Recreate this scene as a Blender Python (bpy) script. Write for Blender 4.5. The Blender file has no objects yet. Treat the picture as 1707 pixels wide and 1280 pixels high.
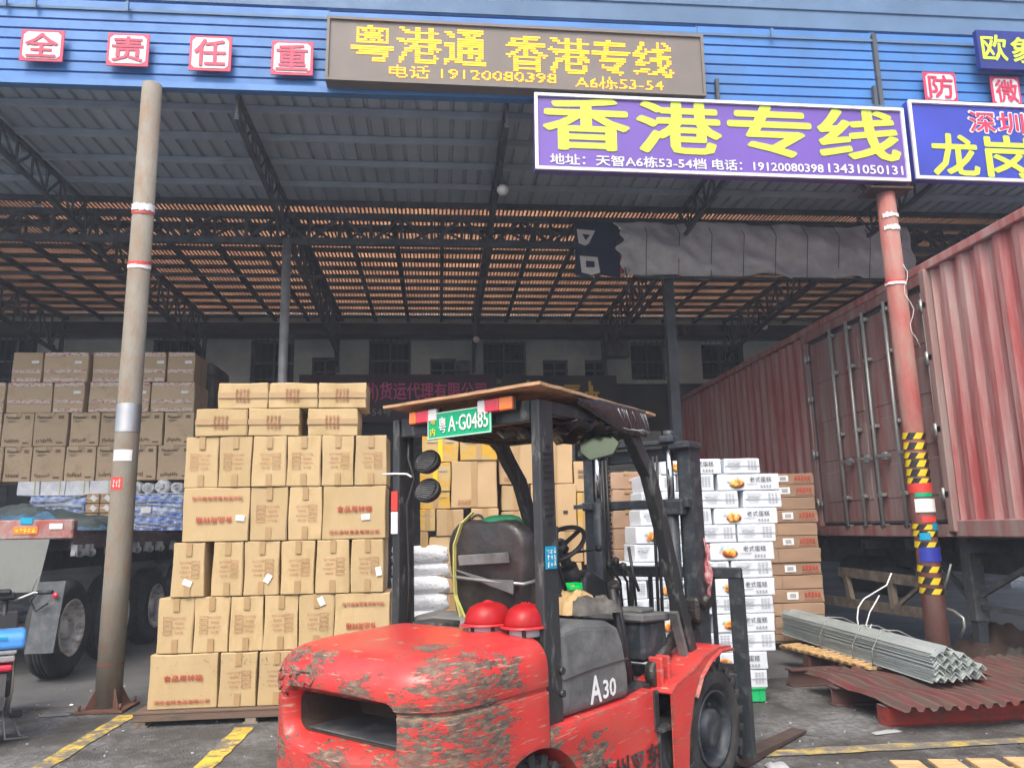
import bpy, bmesh, math, random
from mathutils import Vector, Matrix, Euler
random.seed(7)
R = math.radians
SC = bpy.context.scene
COL = SC.collection

# ------------------------------------------------------------------ camera, sky, sun, exposure
F, PITCH, YAW, ROLL, EYE = 1295.0, R(10.6), R(5.5), 0.02, 1.55
cam_d = bpy.data.cameras.new('camera')
cam_d.sensor_width = 36.0; cam_d.lens = 36.0*F/1707.0
cam_d.clip_start = 0.05; cam_d.clip_end = 2000
cam = bpy.data.objects.new('camera', cam_d); COL.objects.link(cam)
CAMR = Matrix.Rotation(-YAW,3,'Z') @ Matrix.Rotation(math.pi/2+PITCH,3,'X') @ Matrix.Rotation(-ROLL,3,'Z')
cam.matrix_world = Matrix.Translation((0,0,EYE)) @ CAMR.to_4x4()
SC.camera = cam

world = bpy.data.worlds.new('World'); SC.world = world; world.use_nodes = True
wn = world.node_tree; wn.nodes.clear()
wo = wn.nodes.new('ShaderNodeOutputWorld'); wb = wn.nodes.new('ShaderNodeBackground')
sky = wn.nodes.new('ShaderNodeTexSky'); sky.sky_type = 'NISHITA'; sky.sun_disc = False
SUN_EL, SUN_AZ = R(52), R(200)          # azimuth clockwise from +Y: behind the camera
sky.sun_elevation = SUN_EL; sky.sun_rotation = SUN_AZ
sky.air_density = 1.0; sky.dust_density = 5.0; sky.ozone_density = 1.0
wb.inputs['Strength'].default_value = 0.15
wn.links.new(sky.outputs[0], wb.inputs['Color']); wn.links.new(wb.outputs[0], wo.inputs['Surface'])

sl = bpy.data.lights.new('sun','SUN'); sl.energy = .7; sl.angle = R(25); sl.color = (1,.97,.92)
so = bpy.data.objects.new('sun', sl); COL.objects.link(so)
sd = Vector((math.sin(SUN_AZ)*math.cos(SUN_EL), math.cos(SUN_AZ)*math.cos(SUN_EL), math.sin(SUN_EL)))
so.rotation_euler = sd.to_track_quat('Z','Y').to_euler(); so.location = (0,-5,12)

vs = SC.view_settings
vs.view_transform = 'Standard'; vs.look = 'None'; vs.gamma = 1; vs.use_curve_mapping = False
vs.exposure = 1.2

# ------------------------------------------------------------------ measuring helpers
def at(px, py, X=None, Y=None, Z=None):
    d = CAMR @ Vector(((px-853.5)/F, -(py-640.0)/F, -1.0)); c = Vector((0,0,EYE))
    if X is not None: t = (X-c.x)/d.x
    elif Y is not None: t = (Y-c.y)/d.y
    else: t = (Z-c.z)/d.z
    return c + d*t

# ------------------------------------------------------------------ materials
MATS = {}
def mat(name, col, rough=.6, metal=0., var=.12, scale=6., bump=0., bscale=60., dirt=None, damt=.5, dscale=5., stretch=(1,1,1),
        spec=.5, emit=0., rand=0., dsharp=.08, transl=0., alpha=1., trans=0., coat=0., bdist=.01):
    m = bpy.data.materials.new(name); m.use_nodes = True; MATS[name] = m
    nt = m.node_tree; N = nt.nodes; L = nt.links
    b = N['Principled BSDF']; out = N['Material Output']
    b.inputs['Roughness'].default_value = rough; b.inputs['Metallic'].default_value = metal
    b.inputs['Specular IOR Level'].default_value = spec
    if coat: b.inputs['Coat Weight'].default_value = coat; b.inputs['Coat Roughness'].default_value = .15
    if trans: b.inputs['Transmission Weight'].default_value = trans
    if alpha < 1: b.inputs['Alpha'].default_value = alpha
    tc = N.new('ShaderNodeTexCoord'); mp = N.new('ShaderNodeMapping'); mp.inputs['Scale'].default_value = stretch
    L.new(tc.outputs['Object'], mp.inputs['Vector'])
    oi = N.new('ShaderNodeObjectInfo')
    ad = N.new('ShaderNodeVectorMath'); ad.operation = 'ADD'
    mm = N.new('ShaderNodeVectorMath'); mm.operation = 'SCALE'; mm.inputs[0].default_value = (17,31,23)
    L.new(oi.outputs['Random'], mm.inputs['Scale']); L.new(mp.outputs[0], ad.inputs[0]); L.new(mm.outputs[0], ad.inputs[1])
    vec = ad.outputs[0]
    n1 = N.new('ShaderNodeTexNoise'); n1.inputs['Scale'].default_value = scale; n1.inputs['Detail'].default_value = 5
    L.new(vec, n1.inputs['Vector'])
    mr = N.new('ShaderNodeMapRange'); mr.inputs[1].default_value = .3; mr.inputs[2].default_value = .7
    mr.inputs[3].default_value = 1-var; mr.inputs[4].default_value = 1+var
    L.new(n1.outputs['Fac'], mr.inputs[0])
    val = mr.outputs[0]
    if rand:
        r2 = N.new('ShaderNodeMapRange'); r2.inputs[3].default_value = 1-rand; r2.inputs[4].default_value = 1+rand
        L.new(oi.outputs['Random'], r2.inputs[0])
        mu = N.new('ShaderNodeMath'); mu.operation = 'MULTIPLY'; L.new(val, mu.inputs[0]); L.new(r2.outputs[0], mu.inputs[1]); val = mu.outputs[0]
    sc = N.new('ShaderNodeVectorMath'); sc.operation = 'SCALE'; sc.inputs[0].default_value = col[:3]; L.new(val, sc.inputs['Scale'])
    colout = sc.outputs[0]
    if dirt:
        n2 = N.new('ShaderNodeTexNoise'); n2.inputs['Scale'].default_value = dscale; n2.inputs['Detail'].default_value = 9; n2.inputs['Roughness'].default_value = .68
        L.new(vec, n2.inputs['Vector'])
        m2 = N.new('ShaderNodeMapRange'); t = .72-.44*damt
        m2.inputs[1].default_value = t-dsharp; m2.inputs[2].default_value = t+dsharp; L.new(n2.outputs['Fac'], m2.inputs[0])
        mx = N.new('ShaderNodeMix'); mx.data_type = 'RGBA'
        L.new(m2.outputs[0], mx.inputs['Factor']); L.new(colout, mx.inputs['A']); mx.inputs['B'].default_value = (*dirt[:3],1)
        colout = mx.outputs['Result']
        m3 = N.new('ShaderNodeMapRange'); m3.inputs[3].default_value = rough; m3.inputs[4].default_value = min(1,rough+.25)
        L.new(m2.outputs[0], m3.inputs[0]); L.new(m3.outputs[0], b.inputs['Roughness'])
    L.new(colout, b.inputs['Base Color'])
    if bump:
        n3 = N.new('ShaderNodeTexNoise'); n3.inputs['Scale'].default_value = bscale; n3.inputs['Detail'].default_value = 4
        L.new(vec, n3.inputs['Vector'])
        bp = N.new('ShaderNodeBump'); bp.inputs['Strength'].default_value = bump; bp.inputs['Distance'].default_value = bdist
        L.new(n3.outputs['Fac'], bp.inputs['Height']); L.new(bp.outputs[0], b.inputs['Normal'])
    if emit:
        b.inputs['Emission Color'].default_value = (*col[:3],1); b.inputs['Emission Strength'].default_value = emit
    if transl:
        tr = N.new('ShaderNodeBsdfTranslucent'); L.new(colout, tr.inputs['Color'])
        ms = N.new('ShaderNodeMixShader'); ms.inputs[0].default_value = transl
        L.new(b.outputs[0], ms.inputs[1]); L.new(tr.outputs[0], ms.inputs[2]); L.new(ms.outputs[0], out.inputs['Surface'])
    return m

# ------------------------------------------------------------------ mesh helpers
def NB(): return bmesh.new()
def mtx(c=(0,0,0), rot=(0,0,0)):
    return Matrix.Translation(c) @ Euler(rot).to_matrix().to_4x4()
def box(bm, c, s, rot=(0,0,0), bev=0., mi=0, M=None):
    v0 = len(bm.verts)
    T = (M or Matrix()) @ mtx(c, rot)
    P = [T @ Vector((x*s[0]/2, y*s[1]/2, z*s[2]/2)) for x in (-1,1) for y in (-1,1) for z in (-1,1)]
    V = [bm.verts.new(p) for p in P]
    fs = []
    for q in ((0,1,3,2),(4,6,7,5),(0,4,5,1),(2,3,7,6),(0,2,6,4),(1,5,7,3)):
        f = bm.faces.new([V[i] for i in q]); f.material_index = mi; fs.append(f)
    if bev:
        es = list({e for f in fs for e in f.edges})
        bmesh.ops.bevel(bm, geom=es, offset=bev, segments=1, affect='EDGES', clamp_overlap=True, material=mi)
    return V
def bar(bm, p0, p1, w, h, mi=0, up=(0,0,1)):
    p0, p1 = Vector(p0), Vector(p1); d = p1-p0; L = d.length
    if L < 1e-6: return
    x = d/L; u = Vector(up)
    if abs(x.dot(u)) > .98: u = Vector((0,1,0)) if abs(x.y)<.9 else Vector((1,0,0))
    y = u.cross(x).normalized(); z = x.cross(y)
    M = Matrix((x,y,z)).transposed().to_4x4(); M.translation = (p0+p1)/2
    box(bm, (0,0,0), (L,w,h), mi=mi, M=M)
def tube(bm, pts, r, seg=8, mi=0, cap=True, smooth=True):
    pts = [Vector(p) for p in pts]; rs = r if isinstance(r,(list,tuple)) else [r]*len(pts)
    rings = []; prev = None
    for i,p in enumerate(pts):
        if i == 0: t = pts[1]-pts[0]
        elif i == len(pts)-1: t = pts[-1]-pts[-2]
        else: t = (pts[i+1]-pts[i]).normalized()+(pts[i]-pts[i-1]).normalized()
        t = t.normalized() if t.length > 1e-9 else Vector((0,0,1))
        if prev is None:
            a = Vector((0,0,1)) if abs(t.z)<.9 else Vector((1,0,0)); u = t.cross(a).normalized()
        else:
            u = (prev - t*prev.dot(t)); u = u.normalized() if u.length>1e-6 else t.orthogonal().normalized()
        prev = u; w = t.cross(u)
        rings.append([bm.verts.new(p+(u*math.cos(2*math.pi*k/seg)+w*math.sin(2*math.pi*k/seg))*rs[i]) for k in range(seg)])
    for a,b in zip(rings, rings[1:]):
        for k in range(seg):
            f = bm.faces.new((a[k],a[(k+1)%seg],b[(k+1)%seg],b[k])); f.material_index = mi; f.smooth = smooth
    if cap:
        for ring, rv in ((rings[0],True),(rings[-1],False)):
            f = bm.faces.new(ring[::-1] if not rv else ring); f.material_index = mi
def lathe(bm, prof, M=None, seg=32, mi=0, a0=0, a1=2*math.pi, smooth=True):
    """prof: (radius, height) around local Z"""
    M = M or Matrix(); full = abs(a1-a0-2*math.pi)<1e-6; n = seg if full else seg+1
    rings = []
    for (r,h) in prof:
        if r < 1e-6: rings.append([bm.verts.new(M@Vector((0,0,h)))])
        else: rings.append([bm.verts.new(M@Vector((r*math.cos(a0+(a1-a0)*k/seg), r*math.sin(a0+(a1-a0)*k/seg), h))) for k in range(n)])
    for a,b in zip(rings, rings[1:]):
        m = seg
        for k in range(m):
            k2 = (k+1)%n
            if len(a)==1 and len(b)==1: continue
            if len(a)==1: q = (a[0],b[k2],b[k])
            elif len(b)==1: q = (a[k],a[k2],b[0])
            else: q = (a[k],a[k2],b[k2],b[k])
            try: f = bm.faces.new(q); f.material_index = mi; f.smooth = smooth
            except ValueError: pass
def prism(bm, poly, a0, a1, axis='y', mi=0, M=None):
    """poly: 2-D points in the plane across axis (x: (y,z), y: (x,z), z: (x,y))"""
    def v(p,a):
        q = {'x':(a,p[0],p[1]),'y':(p[0],a,p[1]),'z':(p[0],p[1],a)}[axis]
        q = Vector(q); return M@q if M else q
    A = [bm.verts.new(v(p,a0)) for p in poly]; B = [bm.verts.new(v(p,a1)) for p in poly]; n = len(poly)
    fs = [bm.faces.new(A[::-1]), bm.faces.new(B)]
    for i in range(n): fs.append(bm.faces.new((A[i],A[(i+1)%n],B[(i+1)%n],B[i])))
    for f in fs: f.material_index = mi
    return fs
def sheet(bm, prof, p_fn, mi=0):
    """prof list of points, p_fn(point, t) for t in 0,1 : ribbon"""
    A = [bm.verts.new(p_fn(p,0)) for p in prof]; B = [bm.verts.new(p_fn(p,1)) for p in prof]
    for i in range(len(prof)-1):
        f = bm.faces.new((A[i],A[i+1],B[i+1],B[i])); f.material_index = mi
def solidify_bm(bm, t):
    geom = bm.faces[:]
    bmesh.ops.solidify(bm, geom=geom, thickness=t)
def obj(name, bm, mats, parent=None, smooth=False, norm=True):
    if norm: bmesh.ops.recalc_face_normals(bm, faces=bm.faces[:])
    if smooth:
        for f in bm.faces: f.smooth = True
    me = bpy.data.meshes.new(name); bm.to_mesh(me); bm.free()
    for m in (mats if isinstance(mats,(list,tuple)) else [mats]): me.materials.append(m if not isinstance(m,str) else MATS[m])
    o = bpy.data.objects.new(name, me); COL.objects.link(o)
    if parent: o.parent = parent
    return o
def mobj(name, me, parent=None, loc=(0,0,0), rot=(0,0,0)):
    o = bpy.data.objects.new(name, me); COL.objects.link(o); o.location = loc; o.rotation_euler = rot
    if parent: o.parent = parent
    return o
def tag(o, label, cat, group=None):
    o['label'] = label; o['category'] = cat
    if group: o['group'] = group
    return o
def thing(name, label, cat, loc=(0,0,0), rotz=0., group=None):
    o = bpy.data.objects.new(name, None); COL.objects.link(o); o.empty_display_size = .1
    o.location = loc; o.rotation_euler = (0,0,rotz); return tag(o, label, cat, group)
def struct(name, bm, m, **k):
    o = obj(name, bm, m, **k); o['kind'] = 'structure'; return o
def dup(root, loc=None, rot=None, label=None):
    r = root.copy(); COL.objects.link(r)
    if loc is not None: r.location = loc
    if rot is not None: r.rotation_euler = rot
    if label: r['label'] = label
    for ch in list(root.children):
        c = ch.copy(); COL.objects.link(c); c.parent = r
        for g in list(ch.children):
            d = g.copy(); COL.objects.link(d); d.parent = c
    return r
def hide_edges(o, angle=35):
    for p in o.data.polygons: p.use_smooth = True
    try: o.data.set_sharp_from_angle(angle=R(angle))
    except Exception: pass
    return o
_tc = {}
def text_mesh(s, h, m, w=None, bold=0., depth=.0015, flip=False):
    """lettering in the XZ plane facing -Y, centred on its own middle"""
    key = (s,round(h,4),m,None if w is None else round(w,4),bold,flip)
    if key in _tc: return _tc[key]
    c = bpy.data.curves.new('lettering','FONT'); c.body = s; c.size = 1; c.offset = 0; hv = bold*.62; c.resolution_u = 2
    o = bpy.data.objects.new('tmp', c); COL.objects.link(o); bpy.context.view_layer.update()
    me = bpy.data.meshes.new_from_object(o.evaluated_get(bpy.context.evaluated_depsgraph_get()))
    bpy.data.objects.remove(o); bpy.data.curves.remove(c)
    xs = [v.co.x for v in me.vertices]; ys = [v.co.y for v in me.vertices]
    cx, cy = (min(xs)+max(xs))/2, (min(ys)+max(ys))/2
    sy = h/(max(ys)-min(ys)); sx = sy if w is None else w/(max(xs)-min(xs)); sg = -1 if flip else 1
    for v in me.vertices: v.co = Vector(((v.co.x-cx)*sx*sg, 0, (v.co.y-cy)*sy*sg))
    if hv > 0:      # heavy stroke: copies nudged sideways, each a hair in front of the last
        bm = bmesh.new(); bm.from_mesh(me); src = bm.verts[:] ; k = 0
        e = hv*h
        base = bmesh.new(); base.from_mesh(me); base.faces.ensure_lookup_table()
        for (dx,dz) in ((e,0),(-e,0),(0,e),(0,-e),(e*.7,e*.7),(-e*.7,-e*.7),(e*.7,-e*.7),(-e*.7,e*.7)):
            k += 1; mp = {}
            for v in base.verts: mp[v] = bm.verts.new((v.co.x+dx*(sx/sy), v.co.y-.0004*k, v.co.z+dz))
            for f in base.faces:
                try: bm.faces.new([mp[v] for v in f.verts])
                except ValueError: pass
        bm.to_mesh(me); bm.free(); base.free()
    me.name = 'lettering'; me.materials.clear(); me.materials.append(MATS[m]); _tc[key] = me
    return me
def marks(parent, m, cx, y, cz, w, h, rows, cols, seed=1, name='printed_marks'):
    """illegible worn lettering: short strokes in cells, facing -Y"""
    rg = random.Random(seed); bm = bmesh.new(); cw_, ch_ = w/cols, h/rows
    for r_ in range(rows):
        for c_ in range(cols):
            x0, z0 = cx-w/2+cw_*(c_+.5), cz-h/2+ch_*(r_+.5)
            for k in range(4):
                hor = rg.random()<.6; a, b = (cw_*rg.uniform(.4,.75), ch_*.11) if hor else (cw_*.12, ch_*rg.uniform(.4,.75))
                box(bm,(x0+rg.uniform(-.14,.14)*cw_, y-.0003*k, z0+rg.uniform(-.28,.28)*ch_),(a,.001,b))
    return obj(name, bm, m, parent)
def text(s, h, m, parent, loc, w=None, bold=0., rot=(0,0,0), flip=False, name='lettering'):
    return mobj(name, text_mesh(s,h,m,w,bold,flip=flip), parent, loc, rot)
ORD = ['bottom','second','third','fourth','fifth','sixth','seventh','eighth','ninth','tenth','eleventh','twelfth','thirteenth','fourteenth']
def ordn(i): return ['first','second','third','fourth','fifth','sixth','seventh','eighth','ninth','tenth'][i]

# ------------------------------------------------------------------ material list
mat('concrete', (.13,.135,.135), .85, var=.25, scale=1.2, bump=.5, bscale=90, dirt=(.075,.078,.08), damt=.5, dscale=.9, dsharp=.2, bdist=.02)
mat('asphalt', (.19,.195,.19), .75, var=.45, scale=22, bump=1., bscale=70, dirt=(.075,.072,.066), damt=.55, dscale=1.5, dsharp=.10, bdist=.03)
mat('road_yellow', (.60,.42,.05), .7, var=.25, scale=5, bump=.3, dirt=(.15,.14,.12), damt=.48, dscale=7, dsharp=.05)
mat('road_yellow_worn', (.50,.38,.09), .7, var=.25, scale=5, bump=.3, dirt=(.16,.15,.13), damt=.62, dscale=6, dsharp=.08)
mat('fascia_blue', (.045,.19,.50), .45, var=.12, scale=.8, dirt=(.06,.16,.36), damt=.4, dscale=1.5, dsharp=.15)
mat('fascia_grey', (.095,.18,.31), .55, var=.15, scale=.8, dirt=(.075,.14,.24), damt=.45, dscale=1.2, dsharp=.2)
mat('roof_grey', (.38,.46,.54), .5, metal=.0, var=.2, scale=.7, dirt=(.28,.35,.42), damt=.5, dscale=.8, dsharp=.25, stretch=(3,.6,1))
mat('roof_orange', (.52,.27,.14), .6, var=.3, scale=1.1, dirt=(.34,.16,.09), damt=.45, dscale=1.6, dsharp=.15, transl=.6)
mat('dark_steel', (.055,.068,.082), .6, metal=.0, var=.3, scale=4, dirt=(.06,.045,.035), damt=.3, dscale=6)
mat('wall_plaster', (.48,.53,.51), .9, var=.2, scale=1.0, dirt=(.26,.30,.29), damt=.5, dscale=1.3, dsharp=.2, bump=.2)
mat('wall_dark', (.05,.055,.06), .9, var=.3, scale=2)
mat('window_glass', (.012,.016,.022), .15, var=.2)
mat('window_frame', (.10,.12,.13), .6, var=.2)
mat('white_paint', (.72,.73,.74), .5, var=.06, scale=4, dirt=(.5,.5,.5), damt=.25, dscale=6)
mat('sign_red', (.56,.03,.09), .5, var=.1)
mat('sign_purple', (.135,.07,.36), .4, var=.12, scale=.8)
mat('sign_blue', (.03,.045,.36), .4, var=.3, scale=.9)
mat('sign_navy', (.012,.022,.19), .45, var=.15)
mat('sign_yellow', (.52,.68,.055), .5, var=.05)
mat('led_body', (.16,.14,.125), .55, var=.1, scale=3, dirt=(.18,.16,.14), damt=.35, dscale=2, dsharp=.2)
mat('led_on', (1.,.40,.004), .5, var=0., emit=1.1)
mat('metal_edge', (.36,.37,.36), .4, metal=.5, var=.1)
mat('pole_grey', (.215,.20,.165), .75, var=.15, scale=3, bump=.35, bscale=40, dirt=(.22,.16,.11), damt=.38, dscale=7, stretch=(1,1,.5), dsharp=.1)
mat('pole_red', (.30,.07,.062), .7, var=.15, scale=4, bump=.3, bscale=40, dirt=(.30,.18,.15), damt=.52, dscale=6, stretch=(1,1,.3), dsharp=.12)
mat('rust', (.13,.06,.04), .85, var=.3, scale=6, bump=.4, bscale=50)
mat('rust_dark', (.07,.045,.035), .85, var=.3, scale=6, bump=.4, bscale=50)
mat('tape_yellow', (.70,.52,.02), .45, var=.08)
mat('tape_black', (.015,.015,.015), .5, var=.1)
mat('tape_red', (.6,.05,.04), .45, var=.1)
mat('paper_white', (.78,.79,.78), .7, var=.08, scale=20)
mat('print_grey', (.30,.31,.32), .7, var=.1)
mat('print_lightgrey', (.36,.38,.41), .7, var=.1)
mat('print_black', (.02,.02,.02), .6, var=.1)
mat('print_red', (.42,.06,.03), .7, var=.15)
mat('print_faint', (.36,.15,.07), .8, var=.15)
mat('print_brown', (.20,.13,.08), .8, var=.1)
mat('carton_tan', (.46,.34,.18), .8, var=.08, scale=3, rand=.13, bump=.12, bscale=9, dirt=(.42,.31,.155), damt=.38, dscale=3, stretch=(1,1,.5), bdist=.02)
mat('carton_tape', (.37,.245,.115), .35, var=.06, scale=8, coat=.2)
mat('carton_brown', (.52,.40,.26), .8, var=.08, scale=3, rand=.12, bump=.1, bscale=9, dirt=(.45,.34,.22), damt=.35, dscale=3, bdist=.02)
mat('tape_printed', (.60,.52,.45), .4, var=.1, scale=8, dirt=(.45,.17,.12), damt=.42, dscale=22, dsharp=.02, stretch=(1,1,2))
mat('carton_mid', (.46,.325,.175), .8, var=.06, scale=3, rand=.12, bump=.1, bscale=9, bdist=.02)
mat('carton_yellow', (.46,.33,.14), .75, var=.08, scale=3, rand=.1, dirt=(.52,.31,.04), damt=.5, dscale=2.2, dsharp=.05, stretch=(1,1,2.2))
mat('carton_white', (.60,.65,.70), .55, var=.04, scale=3, rand=.05)
mat('carton_red_brown', (.33,.22,.145), .8, var=.06, scale=3, rand=.12)
mat('cake_orange', (.80,.22,.03), .6, var=.3, scale=25, dirt=(.75,.5,.15), damt=.4, dscale=14)
mat('cake_drawing_blue', (.45,.58,.64), .6, var=.2, scale=12)  # pale blue ink of the printed carton drawing
mat('crate_green', (.01,.42,.13), .4, var=.1)
mat('film_blue', (.04,.14,.62), .25, var=.3, scale=3, dirt=(.62,.74,.86), damt=.5, dscale=3.2, dsharp=.10, stretch=(.6,1,2.6), coat=.6)
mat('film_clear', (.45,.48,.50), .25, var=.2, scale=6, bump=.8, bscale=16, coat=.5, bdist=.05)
mat('sack_white', (.74,.77,.80), .7, var=.12, scale=9, bump=.6, bscale=25, bdist=.03)
mat('tarp_dark', (.04,.058,.062), .75, var=.4, scale=5, bump=.7, bscale=9, bdist=.06)
mat('denim_blue', (.035,.10,.17), .8, var=.35, scale=6, bump=.6, bscale=10, bdist=.05)
mat('tarp_grey', (.80,.83,.84), .6, var=.15, scale=2.5, bump=.35, bscale=3.2, dirt=(.42,.46,.48), damt=.42, dscale=2.0, dsharp=.2, bdist=.15, stretch=(.6,1,1))
mat('rubber', (.018,.018,.019), .8, var=.3, scale=12, bump=.25, bscale=60, dirt=(.06,.058,.054), damt=.38, dscale=6, dsharp=.15)
mat('rim_grey', (.62,.61,.57), .55, metal=.25, var=.15, dirt=(.25,.2,.16), damt=.35, dscale=9)
mat('trailer_steel', (.12,.08,.075), .7, var=.25, scale=5, dirt=(.20,.17,.15), damt=.4, dscale=8)
mat('trailer_red', (.30,.075,.065), .6, var=.2, scale=5, dirt=(.33,.30,.28), damt=.45, dscale=7, dsharp=.12)
mat('mudflap', (.22,.235,.225), .75, var=.12, scale=3, dirt=(.16,.17,.16), damt=.42, dscale=3, dsharp=.2, bump=.3, bscale=12)
mat('mud_metal', (.075,.09,.10), .55, var=.2, scale=5, dirt=(.15,.15,.15), damt=.4, dscale=9)
mat('grey_metal', (.30,.31,.31), .55, metal=.4, var=.2)
mat('frame_khaki', (.20,.165,.125), .75, var=.2, scale=4, dirt=(.11,.09,.07), damt=.45, dscale=6)
mat('galv', (.50,.56,.55), .45, metal=.35, var=.18, scale=10, dirt=(.36,.42,.41), damt=.45, dscale=14, stretch=(1,.15,1), dsharp=.12)
mat('sheet_red', (.16,.042,.04), .65, var=.2, scale=4, dirt=(.105,.075,.06), damt=.58, dscale=5, dsharp=.12, stretch=(2,.5,1))
mat('beam_red', (.34,.035,.025), .6, var=.15, scale=5, dirt=(.13,.05,.04), damt=.42, dscale=8, stretch=(.5,1,1))
mat('beam_brown', (.10,.045,.042), .8, var=.2, scale=5, dirt=(.08,.06,.05), damt=.4, dscale=6)
mat('wood_yellow', (.62,.42,.20), .75, var=.15, scale=6, dirt=(.40,.26,.12), damt=.4, dscale=4, stretch=(1,8,1), dsharp=.1)
mat('wood_pallet', (.15,.10,.07), .85, var=.2, scale=6, dirt=(.09,.07,.055), damt=.4, dscale=6, stretch=(.4,3,3))
mat('wood_ply', (.48,.29,.15), .75, var=.2, scale=8, dirt=(.30,.18,.10), damt=.42, dscale=12, stretch=(3,1,14))
mat('fl_black', (.028,.031,.033), .45, var=.2, scale=5, dirt=(.10,.105,.10), damt=.30, dscale=13, dsharp=.04, bump=.15, bscale=50, stretch=(1.5,1.5,.5))
mat('fl_plastic', (.06,.064,.066), .5, var=.2, scale=5, dirt=(.19,.195,.19), damt=.5, dscale=4.5, dsharp=.16, bump=.15, bscale=80)
mat('fl_seat', (.028,.026,.026), .34, var=.15, scale=4, bump=.7, bscale=6, dirt=(.055,.045,.043), damt=.35, dscale=4, dsharp=.15, bdist=.03)
mat('fl_mast', (.035,.043,.052), .45, metal=.2, var=.2, scale=6, dirt=(.09,.10,.105), damt=.32, dscale=14, dsharp=.08)
mat('grease', (.03,.028,.025), .3, var=.4, scale=20, bump=.8, bscale=60)
mat('film_black', (.016,.016,.017), .28, var=.3, scale=8, bump=.35, bscale=30, coat=.4, bdist=.03, stretch=(1,1,.35))
mat('brown_stick', (.14,.085,.05), .7, var=.4, scale=9, dirt=(.05,.03,.02), damt=.5, dscale=20, stretch=(8,.6,8), bump=.5)
mat('lens_red', (.62,.02,.05), .2, var=.1, coat=.6)
mat('lens_orange', (.85,.20,.02), .2, var=.1, coat=.6)
mat('lens_clear', (.65,.63,.63), .2, var=.1, coat=.6)
mat('plate_green', (.0,.36,.16), .4, var=.06)
mat('plate_yellow', (.75,.70,.05), .5, var=.05)
mat('sticker_blue', (.0,.30,.50), .4, var=.1)
mat('helmet_red', (.62,.02,.025), .38, var=.06, coat=.15)
mat('cloth_green', (.01,.16,.07), .8, var=.15, scale=20)
mat('plastic_green', (.0,.60,.12), .35, var=.1)
mat('strap_yellow', (.55,.55,.16), .6, var=.1)
mat('mirror_glass', (.13,.16,.12), .12, metal=1., var=.02)
mat('chrome', (.55,.56,.57), .2, metal=1., var=.05)
mat('scooter_blue', (.05,.26,.68), .3, var=.08, coat=.5)
mat('plastic_black', (.02,.02,.021), .5, var=.2)
mat('aluminium', (.5,.51,.52), .35, metal=.8, var=.1)
mat('bulb_white', (.75,.76,.76), .3, var=.02)
mat('plastic_litter', (.34,.35,.35), .35, var=.15, bump=.5, bscale=20)
mat('cargo_dark', (.09,.085,.075), .7, var=.4, scale=4, bump=.7, bscale=8, dirt=(.16,.15,.13), damt=.35, dscale=4, bdist=.05)

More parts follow.
